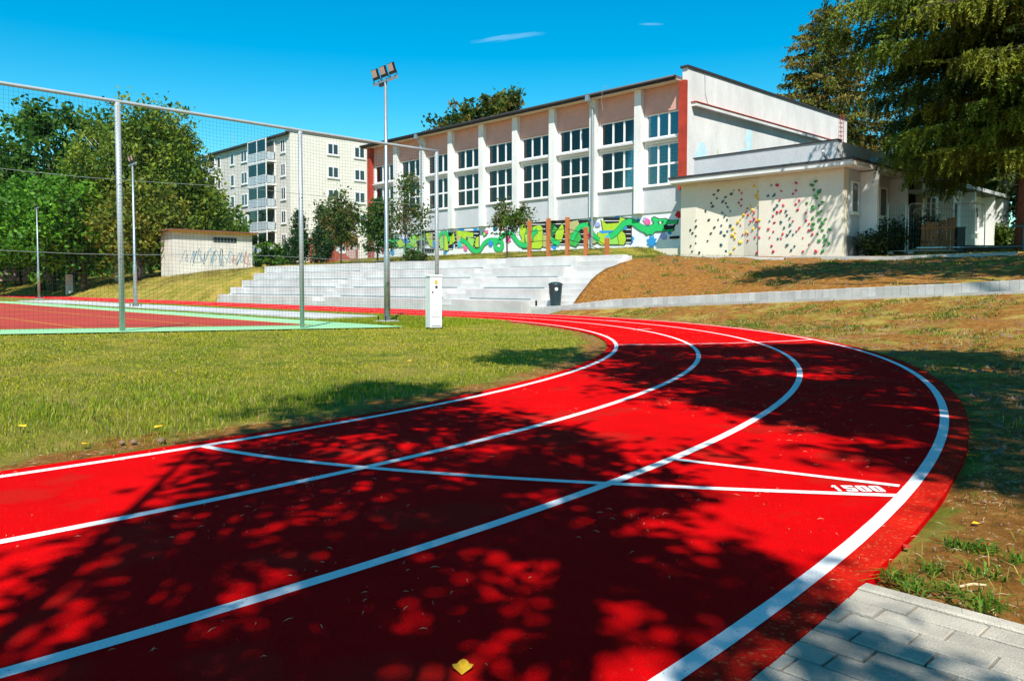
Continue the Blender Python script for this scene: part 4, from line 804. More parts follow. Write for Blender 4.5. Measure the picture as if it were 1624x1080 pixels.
build('slot', MB().obox(Vector(bz)+bf_*.2-br_*.13+Vector((0, 0, .62)), br_*.025, bf_*.012, (0, 0, .05)), 'blackmetal', bn)

# ------------------------------------------------------------------ orange posts with cables on the bleacher top
op = thing('post_and_cable_railing', 'five orange wooden posts joined by dark cables above the bleachers', 'railing', (-22.5, 24.9, 2.0))
PO = [(-24.9, 24.95, 2.1, 3.82), (-23.75, 24.95, 2.1, 3.86), (-22.65, 24.95, 2.1, 3.84), (-21.45, 24.75, 1.8, 3.35), (-20.35, 24.75, 1.7, 2.87)]
for u, v, z0, z1 in PO: build('post', MB().bbox(u-.07, u+.07, v-.07, v+.07, z0, z1, .02), 'orange', op)
for k in range(3):
    zc = [2.45+.45*k, 2.45+.45*k, 2.45+.45*k, 2.25+.42*k, 2.0+.28*k]
    build('cable', MB().tube([(p[0], p[1], z) for p, z in zip(PO, zc)], .013, 6), 'blackmetal', op)

# ------------------------------------------------------------------ far left: goal, pavilion, pink house, pillar
gl = thing('goal_frame', 'green handball goal frame at the far left edge of the court', 'goal', (-58, 10.2, 0))
for v in (10.6, 7.6): build('goal_post', MB().tube([(-62, v, 0), (-62, v, 4.0)], .06, 8), 'bluepaint', gl)
build('crossbar', MB().tube([(-62, 10.6, 4.0), (-62, 7.6, 4.0)], .06, 8), 'bluepaint', gl)
mb = MB()
for k in range(1, 15): mb.tube([(-62.5, 7.6+k*.2, 0), (-62.1, 7.6+k*.2, 4.0)], .008, 3)
for k in range(1, 16): mb.tube([(-62.5+.4*k/16, 7.6, 4.0*k/16), (-62.5+.4*k/16, 10.6, 4.0*k/16)], .008, 3)
build('goal_net', mb, 'wire', gl)
ph = thing('pink_house', 'small pink house glimpsed between the trunks of the left trees', 'house', (-118, 26, 2.2))
build('wall', MB().box(-122, -118, 22.5, 29.5, 1.5, 5.2), 'pinkwall', ph)
build('roof', MB().prism([(22.0, 5.2), (29.9, 5.2), (26, 7.4)], 0, -122.4, -117.6), 'tile', ph, fixn=True)
for v in (24, 27): build('window', MB().box(-118, -117.95, v, v+1, 3.2, 4.4), 'white', ph)
pv_ = thing('garden_arch', 'white garden arch standing under the birch beside the shed', 'arch', (-76, 24.5, 1.8))
zb = float(zg(-76, 25)); 
for v in (23.9, 25.6): build('pillar', MB().box(-76.15, -75.85, v-.15, v+.15, zb-.3, zb+2.1), 'white', pv_)
build('lintel', MB().box(-76.2, -75.8, 23.6, 25.9, zb+2.1, zb+2.4), 'white', pv_)
tag(build('marker_pillar', MB().bbox(-78.2, -77.8, 20.3, 20.8, float(zg(-78, 20.5))-.2, float(zg(-78, 20.5))+1.7, .05), 'white'), 'short white marker pillar in the shade below the birch', 'pillar')

# ------------------------------------------------------------------ right background: site fence, pallet screen, beam, tube rail, car
def mesh_panel(a, b, z0, h, label):
    a = Vector((*a, z0)); b = Vector((*b, z0)); d = (b-a); L = d.length; d /= L
    t = thing('site_fence_panel', label, 'fence', tuple(a), 'mobile mesh fence panels')
    fr = MB(); r = .021; c = .18; up = Vector((0, 0, 1))
    arc = lambda s, p: [p]
    pts = [a, a+up*(h-c)] + [a+d*(c-c*math.cos(q))+up*(h-c+c*math.sin(q)) for q in (.4, .8, 1.2)] + [a+d*c+up*h, b-d*c+up*h] + [b-d*(c-c*math.sin(q))*1.0+up*(h-c+c*math.cos(q)) for q in (.4, .8, 1.2)] + [b+up*(h-c), b]
    fr.tube(pts, r, 8); fr.tube([a+up*.12, b+up*.12], r*.8, 6); build('frame', fr, 'galv', t)
    wv = MB(); n = int(L/.11)
    for k in range(1, n): wv.tube([a+d*(L*k/n)+up*.12, a+d*(L*k/n)+up*(h-.02)], .0035, 3)
    for k in range(1, 9): wv.tube([a+up*(.12+(h-.2)*k/8), b+up*(.12+(h-.2)*k/8)], .0035, 3)
    build('mesh_wires', wv, 'plinth', t)
    build('foot_block', MB().obox(a+up*.0, d*.12, Vector((-d.y, d.x, 0))*.3, up*.07), 'concrete_dk', t)
zz_ = float(zg(-12.5, 34.6))
mesh_panel((-12.5, 34.62), (-10.3, 36.85), zz_+.02, 2.05, 'mesh site fence panel in front of the white wing and pallet screen')
mesh_panel((-13.1, 34.05), (-12.58, 34.54), zz_+.0, 2.15, 'narrow mesh site fence leaf by the shrubs at the annex corner')
mesh_panel((-12.9, 36.3), (-11.7, 37.6), zz_+.05, 1.95, 'mesh site fence panel standing behind the pallet screen')
ps = thing('pallet_screen', 'rough brown wooden plank screen leaning before the white wing', 'screen', (-12.2, 34.95, zz_))
A0 = Vector((-12.15, 35.05, zz_+.05)); dA = Vector((.692, .722, 0)); nA = Vector((.722, -.692, 0))
for k in range(8):
    hh = 1.18 + .035*k + random.uniform(-.05, .06); c = A0 + dA*(k*.178+.08) + Vector((0, 0, hh/2)); build('plank', MB().obox(c, dA*.072+Vector((0, 0, random.uniform(-.002, .002))), nA*.012, Vector((random.uniform(-.02, .02), 0, hh/2))), 'wood', ps)
for z in (.45, 1.02): build('rail', MB().obox(A0+dA*.7+nA*.035+Vector((0, 0, z)), dA*.74+Vector((0, 0, .02)), nA*.022, (0, 0, .045)), 'wood', ps)
wb = thing('waste_container', 'dark green square waste container right of the plank screen', 'container', (-11.1, 36.1, zz_))
build('body', MB().obox(A0+dA*1.62-nA*.1+Vector((0, 0, .5)), dA*.16, nA*.2, (0, 0, .5)), 'bin', wb); build('lid', MB().obox(A0+dA*1.62-nA*.1+Vector((0, 0, 1.03)), dA*.18, nA*.22, (0, 0, .03)), 'bin', wb)
bm_ = thing('timber_beam', 'low dark timber beam lying along the shaded bank', 'beam', (-10.8, 36.4, zz_))
for k in range(2): build('beam', MB().obox(A0+dA*(2.7+1.85*k)+nA*.1+Vector((0, 0, .16+.06*k)), dA*.91, nA*.08, (0, 0, .14)), 'darkwood', bm_)
rl = thing('tube_rail', 'blue bent tube rail at the right edge beneath the spruce', 'railing', (-8.3, 35.4, zz_))
q0 = Vector((-8.75, 34.6, zz_+.1)); mb = MB(); mb.tube([q0+dA*0+Vector((0, 0, .70)), q0-dA*.06+Vector((0, 0, .76)), q0+Vector((0, 0, .84)), q0+dA*1.6+Vector((0, 0, .86))], .04, 8); build('top_tube', mb, 'bluepaint', rl)
for s in (.45, 1.5): build('leg', MB().tube([q0+dA*s-Vector((0, 0, .1)), q0+dA*s+Vector((0, 0, .84))], .035, 8), 'bluepaint', rl)
build('foot_tube', MB().tube([q0-dA*3.6+Vector((0, 0, .02)), q0+dA*1.6+Vector((0, 0, .1))], .025, 6), 'bluepaint', rl)
def car(loc, a, label, m):
    t = thing('parked_car', label, 'car', loc); t.rotation_euler = (0, 0, a)
    prof = [(-2.0, .3), (-2.05, .75), (-1.75, .85), (-1.2, 1.38), (.35, 1.42), (1.05, .92), (1.9, .82), (2.05, .6), (2.05, .3)]
    build('body', MB().prism(prof, 1, -.82, .82), m, t, local=True, fixn=True)
    for s in (-1, 1):
        build('side_window', MB().prism([(-1.45, .9), (-1.1, 1.3), (.3, 1.34), (.85, .92)], 1, s*.822, s*.835), 'darkglass', t, local=True, fixn=True)
        for x in (-1.3, 1.3):
            wh = MB(); wh.tube([(x, s*.66, .31), (x, s*.85, .31)], .31, 16); wo = build('wheel', wh, 'tyre', t, local=True); rm = MB(); rm.tube([(x, s*.852, .31), (x, s*.86, .31)], .19, 12); build('rim', rm, 'galv', wo, local=True)
        build('headlight', MB().box(2.0, 2.06, s*.62-.14, s*.62+.14, .6, .72), 'white_plastic', t, local=True)
    build('windscreen', MB().add([(.42, -.7, 1.40), (.42, .7, 1.40), (1.06, .72, .935), (1.06, -.72, .935)], [(0, 1, 2, 3)]), 'darkglass', t, local=True)
c_ = (-14.6, 68.0); car((c_[0], c_[1], float(zg(*c_))), math.radians(140), 'pale blue car parked far behind the white wing', 'carpaint')

# ------------------------------------------------------------------ vegetation helpers
def unit(a): return a/(np.linalg.norm(a, axis=-1, keepdims=True)+1e-9)
def leaf_quads(C, size, col, up=.35, elong=1.7, axis=None, wf=.42):
    n = len(C); nr = unit(RNG.normal(size=(n, 3)) + np.array([0, 0, up])); a = unit(np.cross(nr, RNG.normal(size=(n, 3)))) if axis is None else unit(axis)
    b = unit(np.cross(nr, a)); s = np.asarray(size).reshape(-1, 1)
    V = np.stack([C - a*s*.5*elong, C + b*s*wf - a*s*.05, C + a*s*.5*elong, C - b*s*wf - a*s*.05], 1).reshape(-1, 3)
    F = np.arange(4*n).reshape(n, 4); return V, F, np.repeat(col, 4, 0)
def crown_clumps(ells, n, lump=.28, bias=.42):
    ws = np.array([e[6] for e in ells], float); ws /= ws.sum(); out = []
    for e, k in zip(ells, RNG.multinomial(n, ws)):
        d = unit(RNG.normal(size=(k, 3))); ph = RNG.random(3)*6
        f = 1 + lump*np.sin(3.1*d[:, 0]+2*d[:, 2]*2+ph[0])*np.cos(2.7*d[:, 1]*2+ph[1]) + lump*.6*np.sin(7*d[:, 2]+5*d[:, 0]+ph[2])
        r = RNG.random(k)**bias; out.append(np.array(e[:3]) + d*np.array(e[3:6])*(f*r)[:, None])
    return np.concatenate(out)
def foliage(name, parent, clumps, per, rc, leaf, cols, up=.35, elong=1.6, m='leaf', droop=0.0, flat=.8):
    n = len(clumps); cols = np.array(cols); ci = RNG.integers(0, len(cols), n)
    base = cols[ci]*RNG.uniform(.7, 1.25, (n, 1))
    idx = np.repeat(np.arange(n), per); k = len(idx)
    rr = np.asarray(rc) if np.ndim(rc) else np.full(n, rc)
    off = RNG.normal(size=(k, 3))*np.array([1, 1, flat])*.5*rr[idx][:, None]; off[:, 2] -= droop*np.abs(RNG.normal(size=k))*rr[idx]
    C = clumps[idx]+off; col = base[idx]*RNG.uniform(.8, 1.2, (k, 1))
    V, F, cc = leaf_quads(C, leaf*RNG.uniform(.6, 1.25, k), col, up, elong)
    return arr_mesh(name, V, F, m, parent, colors=('Col', cc))
def trunk_mesh(base, H, r, limbs=(), bend=.03, seed=0):
    rg = random.Random(seed); b = Vector(base); mb = MB(); n = 9; P = []
    for i in range(n): t = i/(n-1); P.append(b + Vector((math.sin(t*3+seed)*bend*H*t*.5, math.cos(t*2.3+seed)*bend*H*t*.5, H*t - (.25 if i == 0 else 0))))
    mb.tube(P, [r*(1.35 if i == 0 else 1)*(1-.82*i/(n-1)) for i in range(n)], 9)
    for c in limbs:
        c = Vector(c); t = rg.uniform(.25, .7); i = int(t*(n-1)); s = P[i]
        if c.z < s.z+.1: s = P[max(1, i-2)]
        m_ = s.lerp(c, .5) + Vector((0, 0, .06*H)); rr = r*(1-.8*t)*.55
        mb.tube([s, s.lerp(m_, .55), m_, m_.lerp(c, .6), c], [rr, rr*.85, rr*.6, rr*.4, rr*.15], 6)
    return mb
def tree(name, label, base, H, ells, n, per, rc, leaf, cols, tr=.2, bark='bark', group=None, cat='tree', nl=12, lump=.28, bias=.42, droop=0., up=.35, elong=1.6, seed=0, th=.8):
    b = np.array(base, float); t = thing(name, label, cat, tuple(base), group)
    E = [tuple(np.array(e[:3])+b)+tuple(e[3:]) for e in ells]; cl = crown_clumps(E, n, lump, bias)
    foliage('crown', t, cl, per, RNG.uniform(.6, 1.3, len(cl))*rc, leaf, cols, up, elong, droop=droop)
    lim = [tuple(cl[i]) for i in RNG.choice(len(cl), nl, replace=False)]
    build('trunk', trunk_mesh(base, H*th, tr, lim, seed=seed), bark, t, smooth=True); return t
G = lambda u, v: float(zg(u, v))

# ------------------------------------------------------------------ left trees
OAK = [(.035, .105, .010), (.06, .145, .012), (.09, .17, .014)]; BRI = [(.11, .19, .014), (.17, .225, .018), (.17, .22, .016), (.07, .14, .012)]
LIM = [(.08, .23, .010), (.12, .28, .012), (.055, .16, .010)]; OLI = [(.16, .19, .016), (.22, .21, .02), (.10, .16, .014)]
gp = 'trees beyond the court on the left'
def P3(u, v): return (u, v, G(u, v))
tree('oak_tree', 'tall dark oak rising highest at the left, behind the others', P3(-92, 24.5), 19, [(0, 0, 12, 6.5, 6.5, 5.5, 2.2), (-5, -4.5, 10.5, 5, 5, 4, 1.2), (3, 3.5, 14.5, 3.8, 3.8, 2.8, 1), (-1, -2, 16.2, 2.8, 3, 1.8, .7), (2, 6, 9, 4, 5, 4, .9)], 400, 34, 1.0, .40, OAK, .42, group=gp, seed=1, lump=.45, nl=22)
tree('oak_tree', 'spreading dark oak at the left edge with sky between its limbs', P3(-90, 14.6+6.5), 15, [(-1, -5.0, 9.5, 5, 4.5, 3.6, 1.4), (0, 0, 7, 5, 5, 4, 1), (-2, -2, 12.3, 3.2, 3.0, 2.0, .6)], 250, 30, .95, .40, OAK, .38, group=gp, seed=2, lump=.45, nl=18)
tree('birch_tree', 'broad birch with pale limbs and hanging olive foliage in the middle of the left trees', P3(-74, 25.4), 16, [(0, 0, 10.2, 4.2, 4.6, 4.8, 2), (-1, 2.8, 8.0, 3.6, 3.6, 5.2, 1.4), (-1, -3.0, 8, 3.8, 3.8, 5, 1.2), (0, 1.0, 13.6, 2.8, 3.4, 2.4, .9)], 560, 34, .95, .26, BRI, .24, 'birchbark', gp, nl=26, droop=.8, up=.1, seed=3)
tree('birch_tree', 'birch with drooping branches reaching down to the utility shed', P3(-74, 29.4), 14, [(0, -.4, 8.6, 2.8, 3.0, 4.2, 1.6), (.3, 1.2, 5.4, 3.0, 3.2, 3.4, 1.3), (0, -.6, 12.0, 1.6, 1.7, 1.8, .5)], 420, 34, .9, .26, BRI, .2, 'birchbark', gp, nl=18, droop=.9, up=.1, seed=4)
tree('maple_tree', 'bright green low crowned maple before the dark oaks', P3(-76, 21.2), 10, [(0, 0, 5.8, 4.6, 4.6, 3.8, 2), (-1, -4, 5.0, 4.2, 4.0, 3.4, 1.3)], 430, 32, 1.05, .30, LIM, .24, group=gp, seed=5)
tree('hornbeam_tree', 'yellowish olive tree low in front of the birches', P3(-69.5, 23.6), 9, [(0, 0, 4.9, 3.0, 3.2, 3.4, 1.5), (.5, 2.2, 3.8, 2.4, 2.6, 2.6, .8)], 330, 32, .85, .26, OLI, .2, group=gp, seed=6)
tree('maple_tree', 'leafy green maple hanging over the far left corner of the court', P3(-84, 15.8+5), 11, [(0, -3.0, 6.2, 5, 5.5, 4.2, 2), (-2, -8.0, 6.5, 5, 5, 4, 1.3)], 420, 32, 1.15, .33, LIM, .26, group=gp, seed=7)
for k, (u, v, h, lb) in enumerate([(-106, 12, 9, 'dark thicket tree at the far left behind the mast'), (-112, 24, 10, 'dark thicket tree behind the pink house trunks'), (-104, 33, 11, 'dark thicket tree behind the birches'), (-96, 36.5, 9, 'dark thicket tree beside the apartment corner')]):
    tree('thicket_tree', lb, P3(u, v), h, [(0, 0, h*.62, 6.5, 6.5, h*.42, 1), (2, 3, h*.5, 4.5, 5, h*.36, .6)], 300, 24, 1.5, .5, OAK, .3, group='dark trees filling the left background', seed=8+k)
# hedge line deep in the background
cl = np.stack([RNG.uniform(-175, -118, 900), RNG.uniform(2, 60, 900), RNG.uniform(1.5, 9, 900)], 1); foliage('distant_woodland', None, cl, 22, 2.4, .8, OAK)['kind'] = 'stuff'

# ------------------------------------------------------------------ trees around the gym
tree('ash_tree', 'round crowned tree showing above the gym roof', P3(-57.8, 51.7), 17.5, [(.4, 0.2, 12.8, 3.4, 3.4, 2.8, 2), (-2.0, -2.4, 11.6, 2.4, 2.4, 2.2, .9), (1.6, 2.2, 12.0, 2.6, 2.6, 2.5, 1), (1.0, 1.3, 14.6, 1.6, 1.8, 1.2, .5)], 330, 34, .75, .30, [(.06, .10, .014), (.09, .12, .016), (.14, .115, .02), (.035, .07, .012)], .3, seed=21)
SAP = [(.055, .12, .012), (.085, .14, .018), (.14, .12, .03), (.035, .085, .010)]
sg = 'young trees planted behind the bleachers'
tree('young_tree', 'round leafy young tree nearest the thuja, left of the gym', P3(-40.3, 24.9), 4.3, [(0, 0, 2.8, 1.15, 1.15, 1.25, 1.4), (.1, .2, 1.7, 1.0, 1.0, .7, .6)], 150, 30, .42, .13, SAP, .06, group=sg, seed=31)
tree('young_tree', 'dense young tree at the gym corner with reddish fruit', P3(-38.2, 26.0), 3.8, [(0, 0, 2.0, .8, .8, 1.35, 1.4), (.1, .1, 3.1, .45, .5, .6, .4)], 130, 30, .38, .13, [(.03, .09, .010), (.05, .11, .012)], .06, group=sg, seed=32)
tree('young_tree', 'thin airy young tree behind the tall floodlight mast', P3(-34.4, 25.2), 4.9, [(0, 0, 2.6, 1.3, 1.3, 1.3, 1.2), (.1, .1, 4.1, .5, .5, .8, .5)], 110, 20, .42, .11, SAP, .05, group=sg, nl=16, seed=33)
tree('young_tree', 'small spreading tree with red fruit in front of the dragon mural', P3(-26.6, 25.2), 2.5, [(0, 0, 1.75, .95, .95, .5, 1.4), (.5, .5, 2.0, .5, .5, .4, .5), (-.1, -.1, 2.35, .3, .3, .35, .3)], 75, 22, .33, .10, SAP, .045, group=sg, nl=12, seed=34)
tree('thuja', 'narrow conical thuja beside the apartment entrance fence', P3(-52.5, 29.0), 4.2, [(0, 0, 1.3, .8, .8, 1.4, 1.5), (0, 0, 2.8, .45, .45, 1.3, .7)], 150, 36, .32, .13, [(.020, .06, .014), (.03, .075, .016)], .08, group='thujas', cat='shrub', seed=35)
tree('thuja', 'second thuja, taller and partly behind the fence post', P3(-50.3, 29.6), 4.4, [(0, 0, 1.3, .8, .8, 1.4, 1.5), (0, 0, 2.8, .45, .45, 1.4, .7)], 150, 36, .32, .13, [(.020, .055, .014), (.03, .07, .016)], .08, group='thujas', cat='shrub', seed=36)
def shrub(label, base, r, h, cols, n=70, leaf=.10, per=30):
    t = thing('shrub', label, 'shrub', tuple(base)); cl = crown_clumps([(base[0], base[1], base[2]+h*.5, r, r, h*.55, 1)], n, .3, .5); foliage('foliage', t, cl, per, .3, leaf, cols)
    mb = MB()
    for i in range(5): c = cl[i*7]; mb.tube([(base[0], base[1], base[2]-.05), tuple(c)], [.03, .008], 5)
    build('stem', mb, 'bark', t)
shrub('clipped green hedge bush in the gap of the bleacher top', (-33.2, 24.9, 2.1), .6, .6, [(.05, .09, .012)], 40)
shrub('dark bush beside the shed at the foot of the balconies', P3(-68, 35), 2.2, 2.2, OAK, 90, .25)
for k, (u, v, r, h, lb) in enumerate([(-13.2, 33.2, .7, 1.0, 'dark shrub at the annex corner'), (-13.0, 34.6, .7, 1.3, 'dark shrub under the sunshade fin'), (-12.6, 36.4, .9, 1.6, 'tall dark shrub before the wing entrance'), (-13.2, 50.5, 1.0, 1.2, 'sunlit grassy bush at the end of the wing'), (-13.4, 62, 2.2, 2.2, 'bright bush by the parked car')]):
    shrub(lb, P3(u, v), r, h, [(.02, .04, .012), (.035, .06, .014)] if k < 3 else [(.08, .13, .015)], 80, .08 if k < 3 else .16)
rf = thing('yard_fence', 'dark mesh yard fence between the young trees and the apartments', 'fence', (-48, 31, 2.3))
for k in range(9): build('post', MB().tube([(-55+k*2, 31.5, G(-55+k*2, 31.5)-.1), (-55+k*2, 31.5, G(-55+k*2, 31.5)+1.7)], .04, 6), 'plinth', rf)
build('mesh_wires', (lambda mb: [mb.tube([(-55, 31.5, 2.5+.2*k), (-39, 31.5, 2.5+.2*k)], .012, 3) for k in range(8)] and [mb.tube([(-55+.25*k, 31.5, 2.4), (-55+.25*k, 31.5, 4.1)], .01, 3) for k in range(64)] and mb)(MB()), 'plinth', rf)

# ------------------------------------------------------------------ conifers
def conifer(name, label, base, H, R, z0, nb, twl, cols, tr, seed, group=None, dens=1.0, nsize=.11, rmin=.12, tw_per=11, bark='sprucebark', npk=4.2, ew=.17, tp=.72, low=1.0):
    t = thing(name, label, 'tree', tuple(base), group); rg = np.random.default_rng(seed); b = np.array(base)
    build('trunk', trunk_mesh(base, H, tr, (), .004, seed), bark, t, smooth=True)
    CC, AX, SS, CO = [], [], [], []; br = MB(); cols = np.array(cols)
    for i in range(nb):
        f = (i+rg.random())/nb; h = z0 + (H-z0)*f**1.05; L = (R*(1-f)**tp + rmin*R)*rg.uniform(.72, 1.12)*(low + (1-low)*min(1, f/.28))
        a = i*2.399 + rg.uniform(-.35, .35); d = np.array([math.cos(a), math.sin(a), 0]); n = 9; P = []
        rise = .25*f - .10
        for k in range(n):
            s = k/(n-1); P.append(b + np.array([0, 0, h]) + d*L*s + np.array([0, 0, L*(rise*s - .30*s*s + .20*s**3)]))
        P = np.array(P); br.tube([tuple(p) for p in P[::2]], [.012*L+.012, .009*L+.01, .006*L+.008, .003*L+.006, .004], 5)
        nt_ = max(5, int(L*tw_per*dens)); side = np.array([-d[1], d[0], 0]); bcol = cols[rg.integers(len(cols))]*rg.uniform(.75, 1.25)
        for j in range(nt_):
            s = rg.random()**.7*.94+.06; k = s*(n-1); i0 = int(min(k, n-2)); p = P[i0]+(P[i0+1]-P[i0])*(k-i0)
            sp = rg.normal()*.22*L*(1-s*.6)*.8; q = p + side*sp + d*abs(sp)*.5 + np.array([0, 0, -.10*abs(sp)])
            if abs(sp) > .25: br.tube([tuple(p), tuple(q)], [.008, .004], 3, False)
            tl = twl*rg.uniform(.45, 1.25)*(.5+.6*(1-f)); g = np.array([d[0]*.28+rg.normal()*.18, d[1]*.28+rg.normal()*.18, -1.0 if rg.random() < .8 else -.1]); g /= np.linalg.norm(g)
            m = max(5, int(tl/nsize*npk)); tt = np.linspace(0, 1, m)
            CC.append(q + g*tl*tt[:, None] + rg.normal(size=(m, 3))*.02); AX.append(g*.55 + rg.normal(size=(m, 3))*.6)
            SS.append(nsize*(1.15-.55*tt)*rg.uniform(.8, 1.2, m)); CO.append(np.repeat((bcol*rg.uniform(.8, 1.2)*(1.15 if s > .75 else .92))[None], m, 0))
    C = np.concatenate(CC); V, F, cc = leaf_quads(C, np.concatenate(SS), np.concatenate(CO), .1, 1.5, np.concatenate(AX), ew)
    arr_mesh('crown', V, F, 'needle', t, colors=('Col', cc)); build('branches', br, 'bark', t); return t
SPR = [(.06, .105, .008), (.09, .135, .010), (.14, .165, .012), (.035, .07, .008)]
conifer('spruce_tree', 'huge drooping spruce filling the upper right corner', P3(-8.4, 35.4), 26, 7.2, 3.9, 290, .80, SPR, .36, 5, 'conifers on the right', 2.2, .15, tp=.55, npk=4.6, ew=.2, low=.5)
conifer('spruce_tree', 'spruce behind the big one, its pointed top left of it above the gym', P3(-26.5, 56.8), 17.2, 6.0, 3, 240, .6, [(.08, .10, .012), (.13, .13, .014), (.17, .13, .02)], .3, 6, 'conifers on the right', 1.6, .2, tw_per=9, ew=.25, npk=3, bark='bark')
conifer('spruce_tree', 'dark spruce standing between the gym end and the wing roof', P3(-17.0, 61.0), 18.5, 6.2, 3, 170, .5, [(.03, .05, .010), (.05, .07, .012)], .3, 9, 'conifers on the right', .9, .22, tw_per=8, ew=.3, npk=3)
conifer('spruce_tree', 'spruce leaning in behind the wing at the far right', P3(-8.0, 53.0), 21, 6.6, 3, 190, .55, [(.025, .045, .010), (.045, .065, .012)], .3, 10, 'conifers on the right', .9, .22, tw_per=8, ew=.3, npk=3)
tree('birch_tree', 'white stemmed birch seen through the spruce branches', P3(-14.5, 56), 13, [(0, 0, 7.2, 2.6, 2.6, 4, 1), (-1, 1.5, 5, 2.4, 2.4, 2.6, .6)], 240, 28, .8, .20, [(.06, .10, .014), (.09, .13, .016)], .22, 'birchbark', seed=41, nl=8, droop=.5)
tree('maple_tree', 'green leafy tree filling the gap behind the annex roof', P3(-20.5, 60), 11, [(0, 0, 6, 3.6, 3.6, 4, 1)], 230, 30, 1.0, .28, [(.05, .09, .012), (.07, .11, .014)], .22, seed=42)
tree('maple_tree', 'dark leafy tree closing the far right background', P3(-8, 72), 13, [(0, 0, 6.5, 7, 6, 5.5, 1), (6, 2, 6, 6, 5, 5, .8)], 330, 26, 1.4, .45, OAK, .3, seed=43)

# ------------------------------------------------------------------ trees standing behind and beside the camera, whose shade falls on the track
SDIR = np.array(SUN)
def inpoly(P, poly):
    x, y = P[:, 0], P[:, 1]; r = np.zeros(len(P), bool); n = len(poly)
    for i in range(n):
        (x1, y1), (x2, y2) = poly[i], poly[(i+1) % n]
        c = ((y1 > y) != (y2 > y)) & (x < (x2-x1)*(y-y1)/(y2-y1+1e-12)+x1); r ^= c
    return r
def shade_tree(name, label, base, polys, hr, nclump, per, rc, leaf, cols, gap, zoff=0., seed=0, tr=.2, th=6.0, bark='bark', gs=1.0, jit=.22, xh=[]):
    rg = np.random.default_rng(seed); pts = []
    for poly, wgt in polys:
        A = np.array(poly); lo, hi = A.min(0), A.max(0); got = []; want = int(nclump*wgt); nh = int(gap*abs(np.prod(hi-lo)))
        holes = [(rg.uniform(lo[0], hi[0]), rg.uniform(lo[1], hi[1]), rg.uniform(.10, .34)/gs, rg.uniform(0, 3.14), rg.uniform(1, 2.4)) for _ in range(nh)] + xh
        while sum(map(len, got)) < want:
            Q = rg.uniform(lo, hi, (want*3, 2)); Q = Q[inpoly(Q, poly)]
            nz = np.zeros(len(Q))
            for hx, hy, hr_, ha, he in holes:
                dx, dy = Q[:, 0]-hx, Q[:, 1]-hy; p_ = dx*math.cos(ha)+dy*math.sin(ha); q_ = (-dx*math.sin(ha)+dy*math.cos(ha))*he; nz = np.maximum(nz, np.exp(-(p_*p_+q_*q_)/(hr_*hr_)))
            got.append(Q[nz < .45])
        q_ = np.concatenate(got)[:want]; pts.append(q_ + rg.normal(size=q_.shape)*jit*(rg.random((len(q_), 1)) < .45))
    Q = np.concatenate(pts); h = rg.uniform(hr[0], hr[1], len(Q)); C = np.concatenate([Q, np.full((len(Q), 1), zoff)], 1) + SDIR[None]*(h/SDIR[2])[:, None]
    t = thing(name, label, 'tree', tuple(base), 'trees behind the camera shading the track'); foliage('crown', t, C, per, rg.uniform(.5, 1.3, len(C))*rc, leaf, cols, up=.8)
    lim = [tuple(C[i]) for i in rg.choice(len(C), 22, replace=False)]
    build('trunk', trunk_mesh(base, th, tr, lim, seed=seed), bark, t, smooth=True)
POLY_A = [(-2.8,.75),(-2.5,.66),(-2.2,.5),(-1.6,.1),(-.85,1.3),(-1.0,2.2),(-1.11,2.37),(-1.42,2.53),(-1.86,2.84),(-2.27,3.14),(-2.94,3.69),(-3.55,3.92),(-4.76,4.2),(-6.1,4.9),(-6.9,4.6),(-6.12,3.4),(-5.0,2.4),(-4.25,1.85),(-3.65,1.38),(-3.58,1.04),(-3.17,.71)]
POLY_A2 = [(-1.1, 1.0), (-.2, 1.2), (-.3, 2.3), (-.9, 2.5)]
POLY_B = [(-6.4,7.6),(-8.2,10.3),(-6.83,11.7),(-6.2,13.0),(-4.88,12.4),(-2.4,13.0),(1.5,9.5),(.3,4.6),(-1.14,4.4),(-1.5,4.7),(-1.89,4.5),(-2.34,5.0),(-3.38,5.98),(-4.13,6.0),(-5.45,6.7)]
POLY_B2 = [(-8.31,7.45),(-8.61,9.06),(-8.5,9.9),(-6.78,8.36),(-6.63,7.31),(-7.39,6.9)]
POLY_C = [(-13.2, 22.0), (-9, 22.2), (-4, 21.7), (3, 21.8), (3, 30), (-6, 30.5), (-11.5, 27.5), (-13.2, 24.5)]
SH = [(.05, .10, .012), (.07, .12, .014)]
shade_tree('linden_tree', 'broad linden behind the camera casting the dappled shade over the near lanes', (3.6, -3.8, G(3.6, -3.8)), [(POLY_A, 1.0), (POLY_A2, .02)], (4.4, 7.6), 430, 40, .26, .08, SH, 2.3, 0, 3, .2, 5.5, xh=[(-1.53, 1.33, .30, .8, 1.0)])
shade_tree('linden_tree', 'linden right of the camera shading the bend and the soil beside it', (4.6, 4.6, G(4.6, 4.6)), [(POLY_B, 1.0), (POLY_B2, .05)], (6, 10), 1000, 40, .40, .12, SH, .85, 0, 8, .28, 7.5, gs=.62)
shade_tree('linden_tree', 'linden farther right shading the upper soil bank', (4.5, 16.5, G(4.5, 16.5)), [(POLY_C, 1.0)], (9, 13), 900, 34, .55, .17, SH, .3, 1.4, 12, .3, 10, gs=.5)

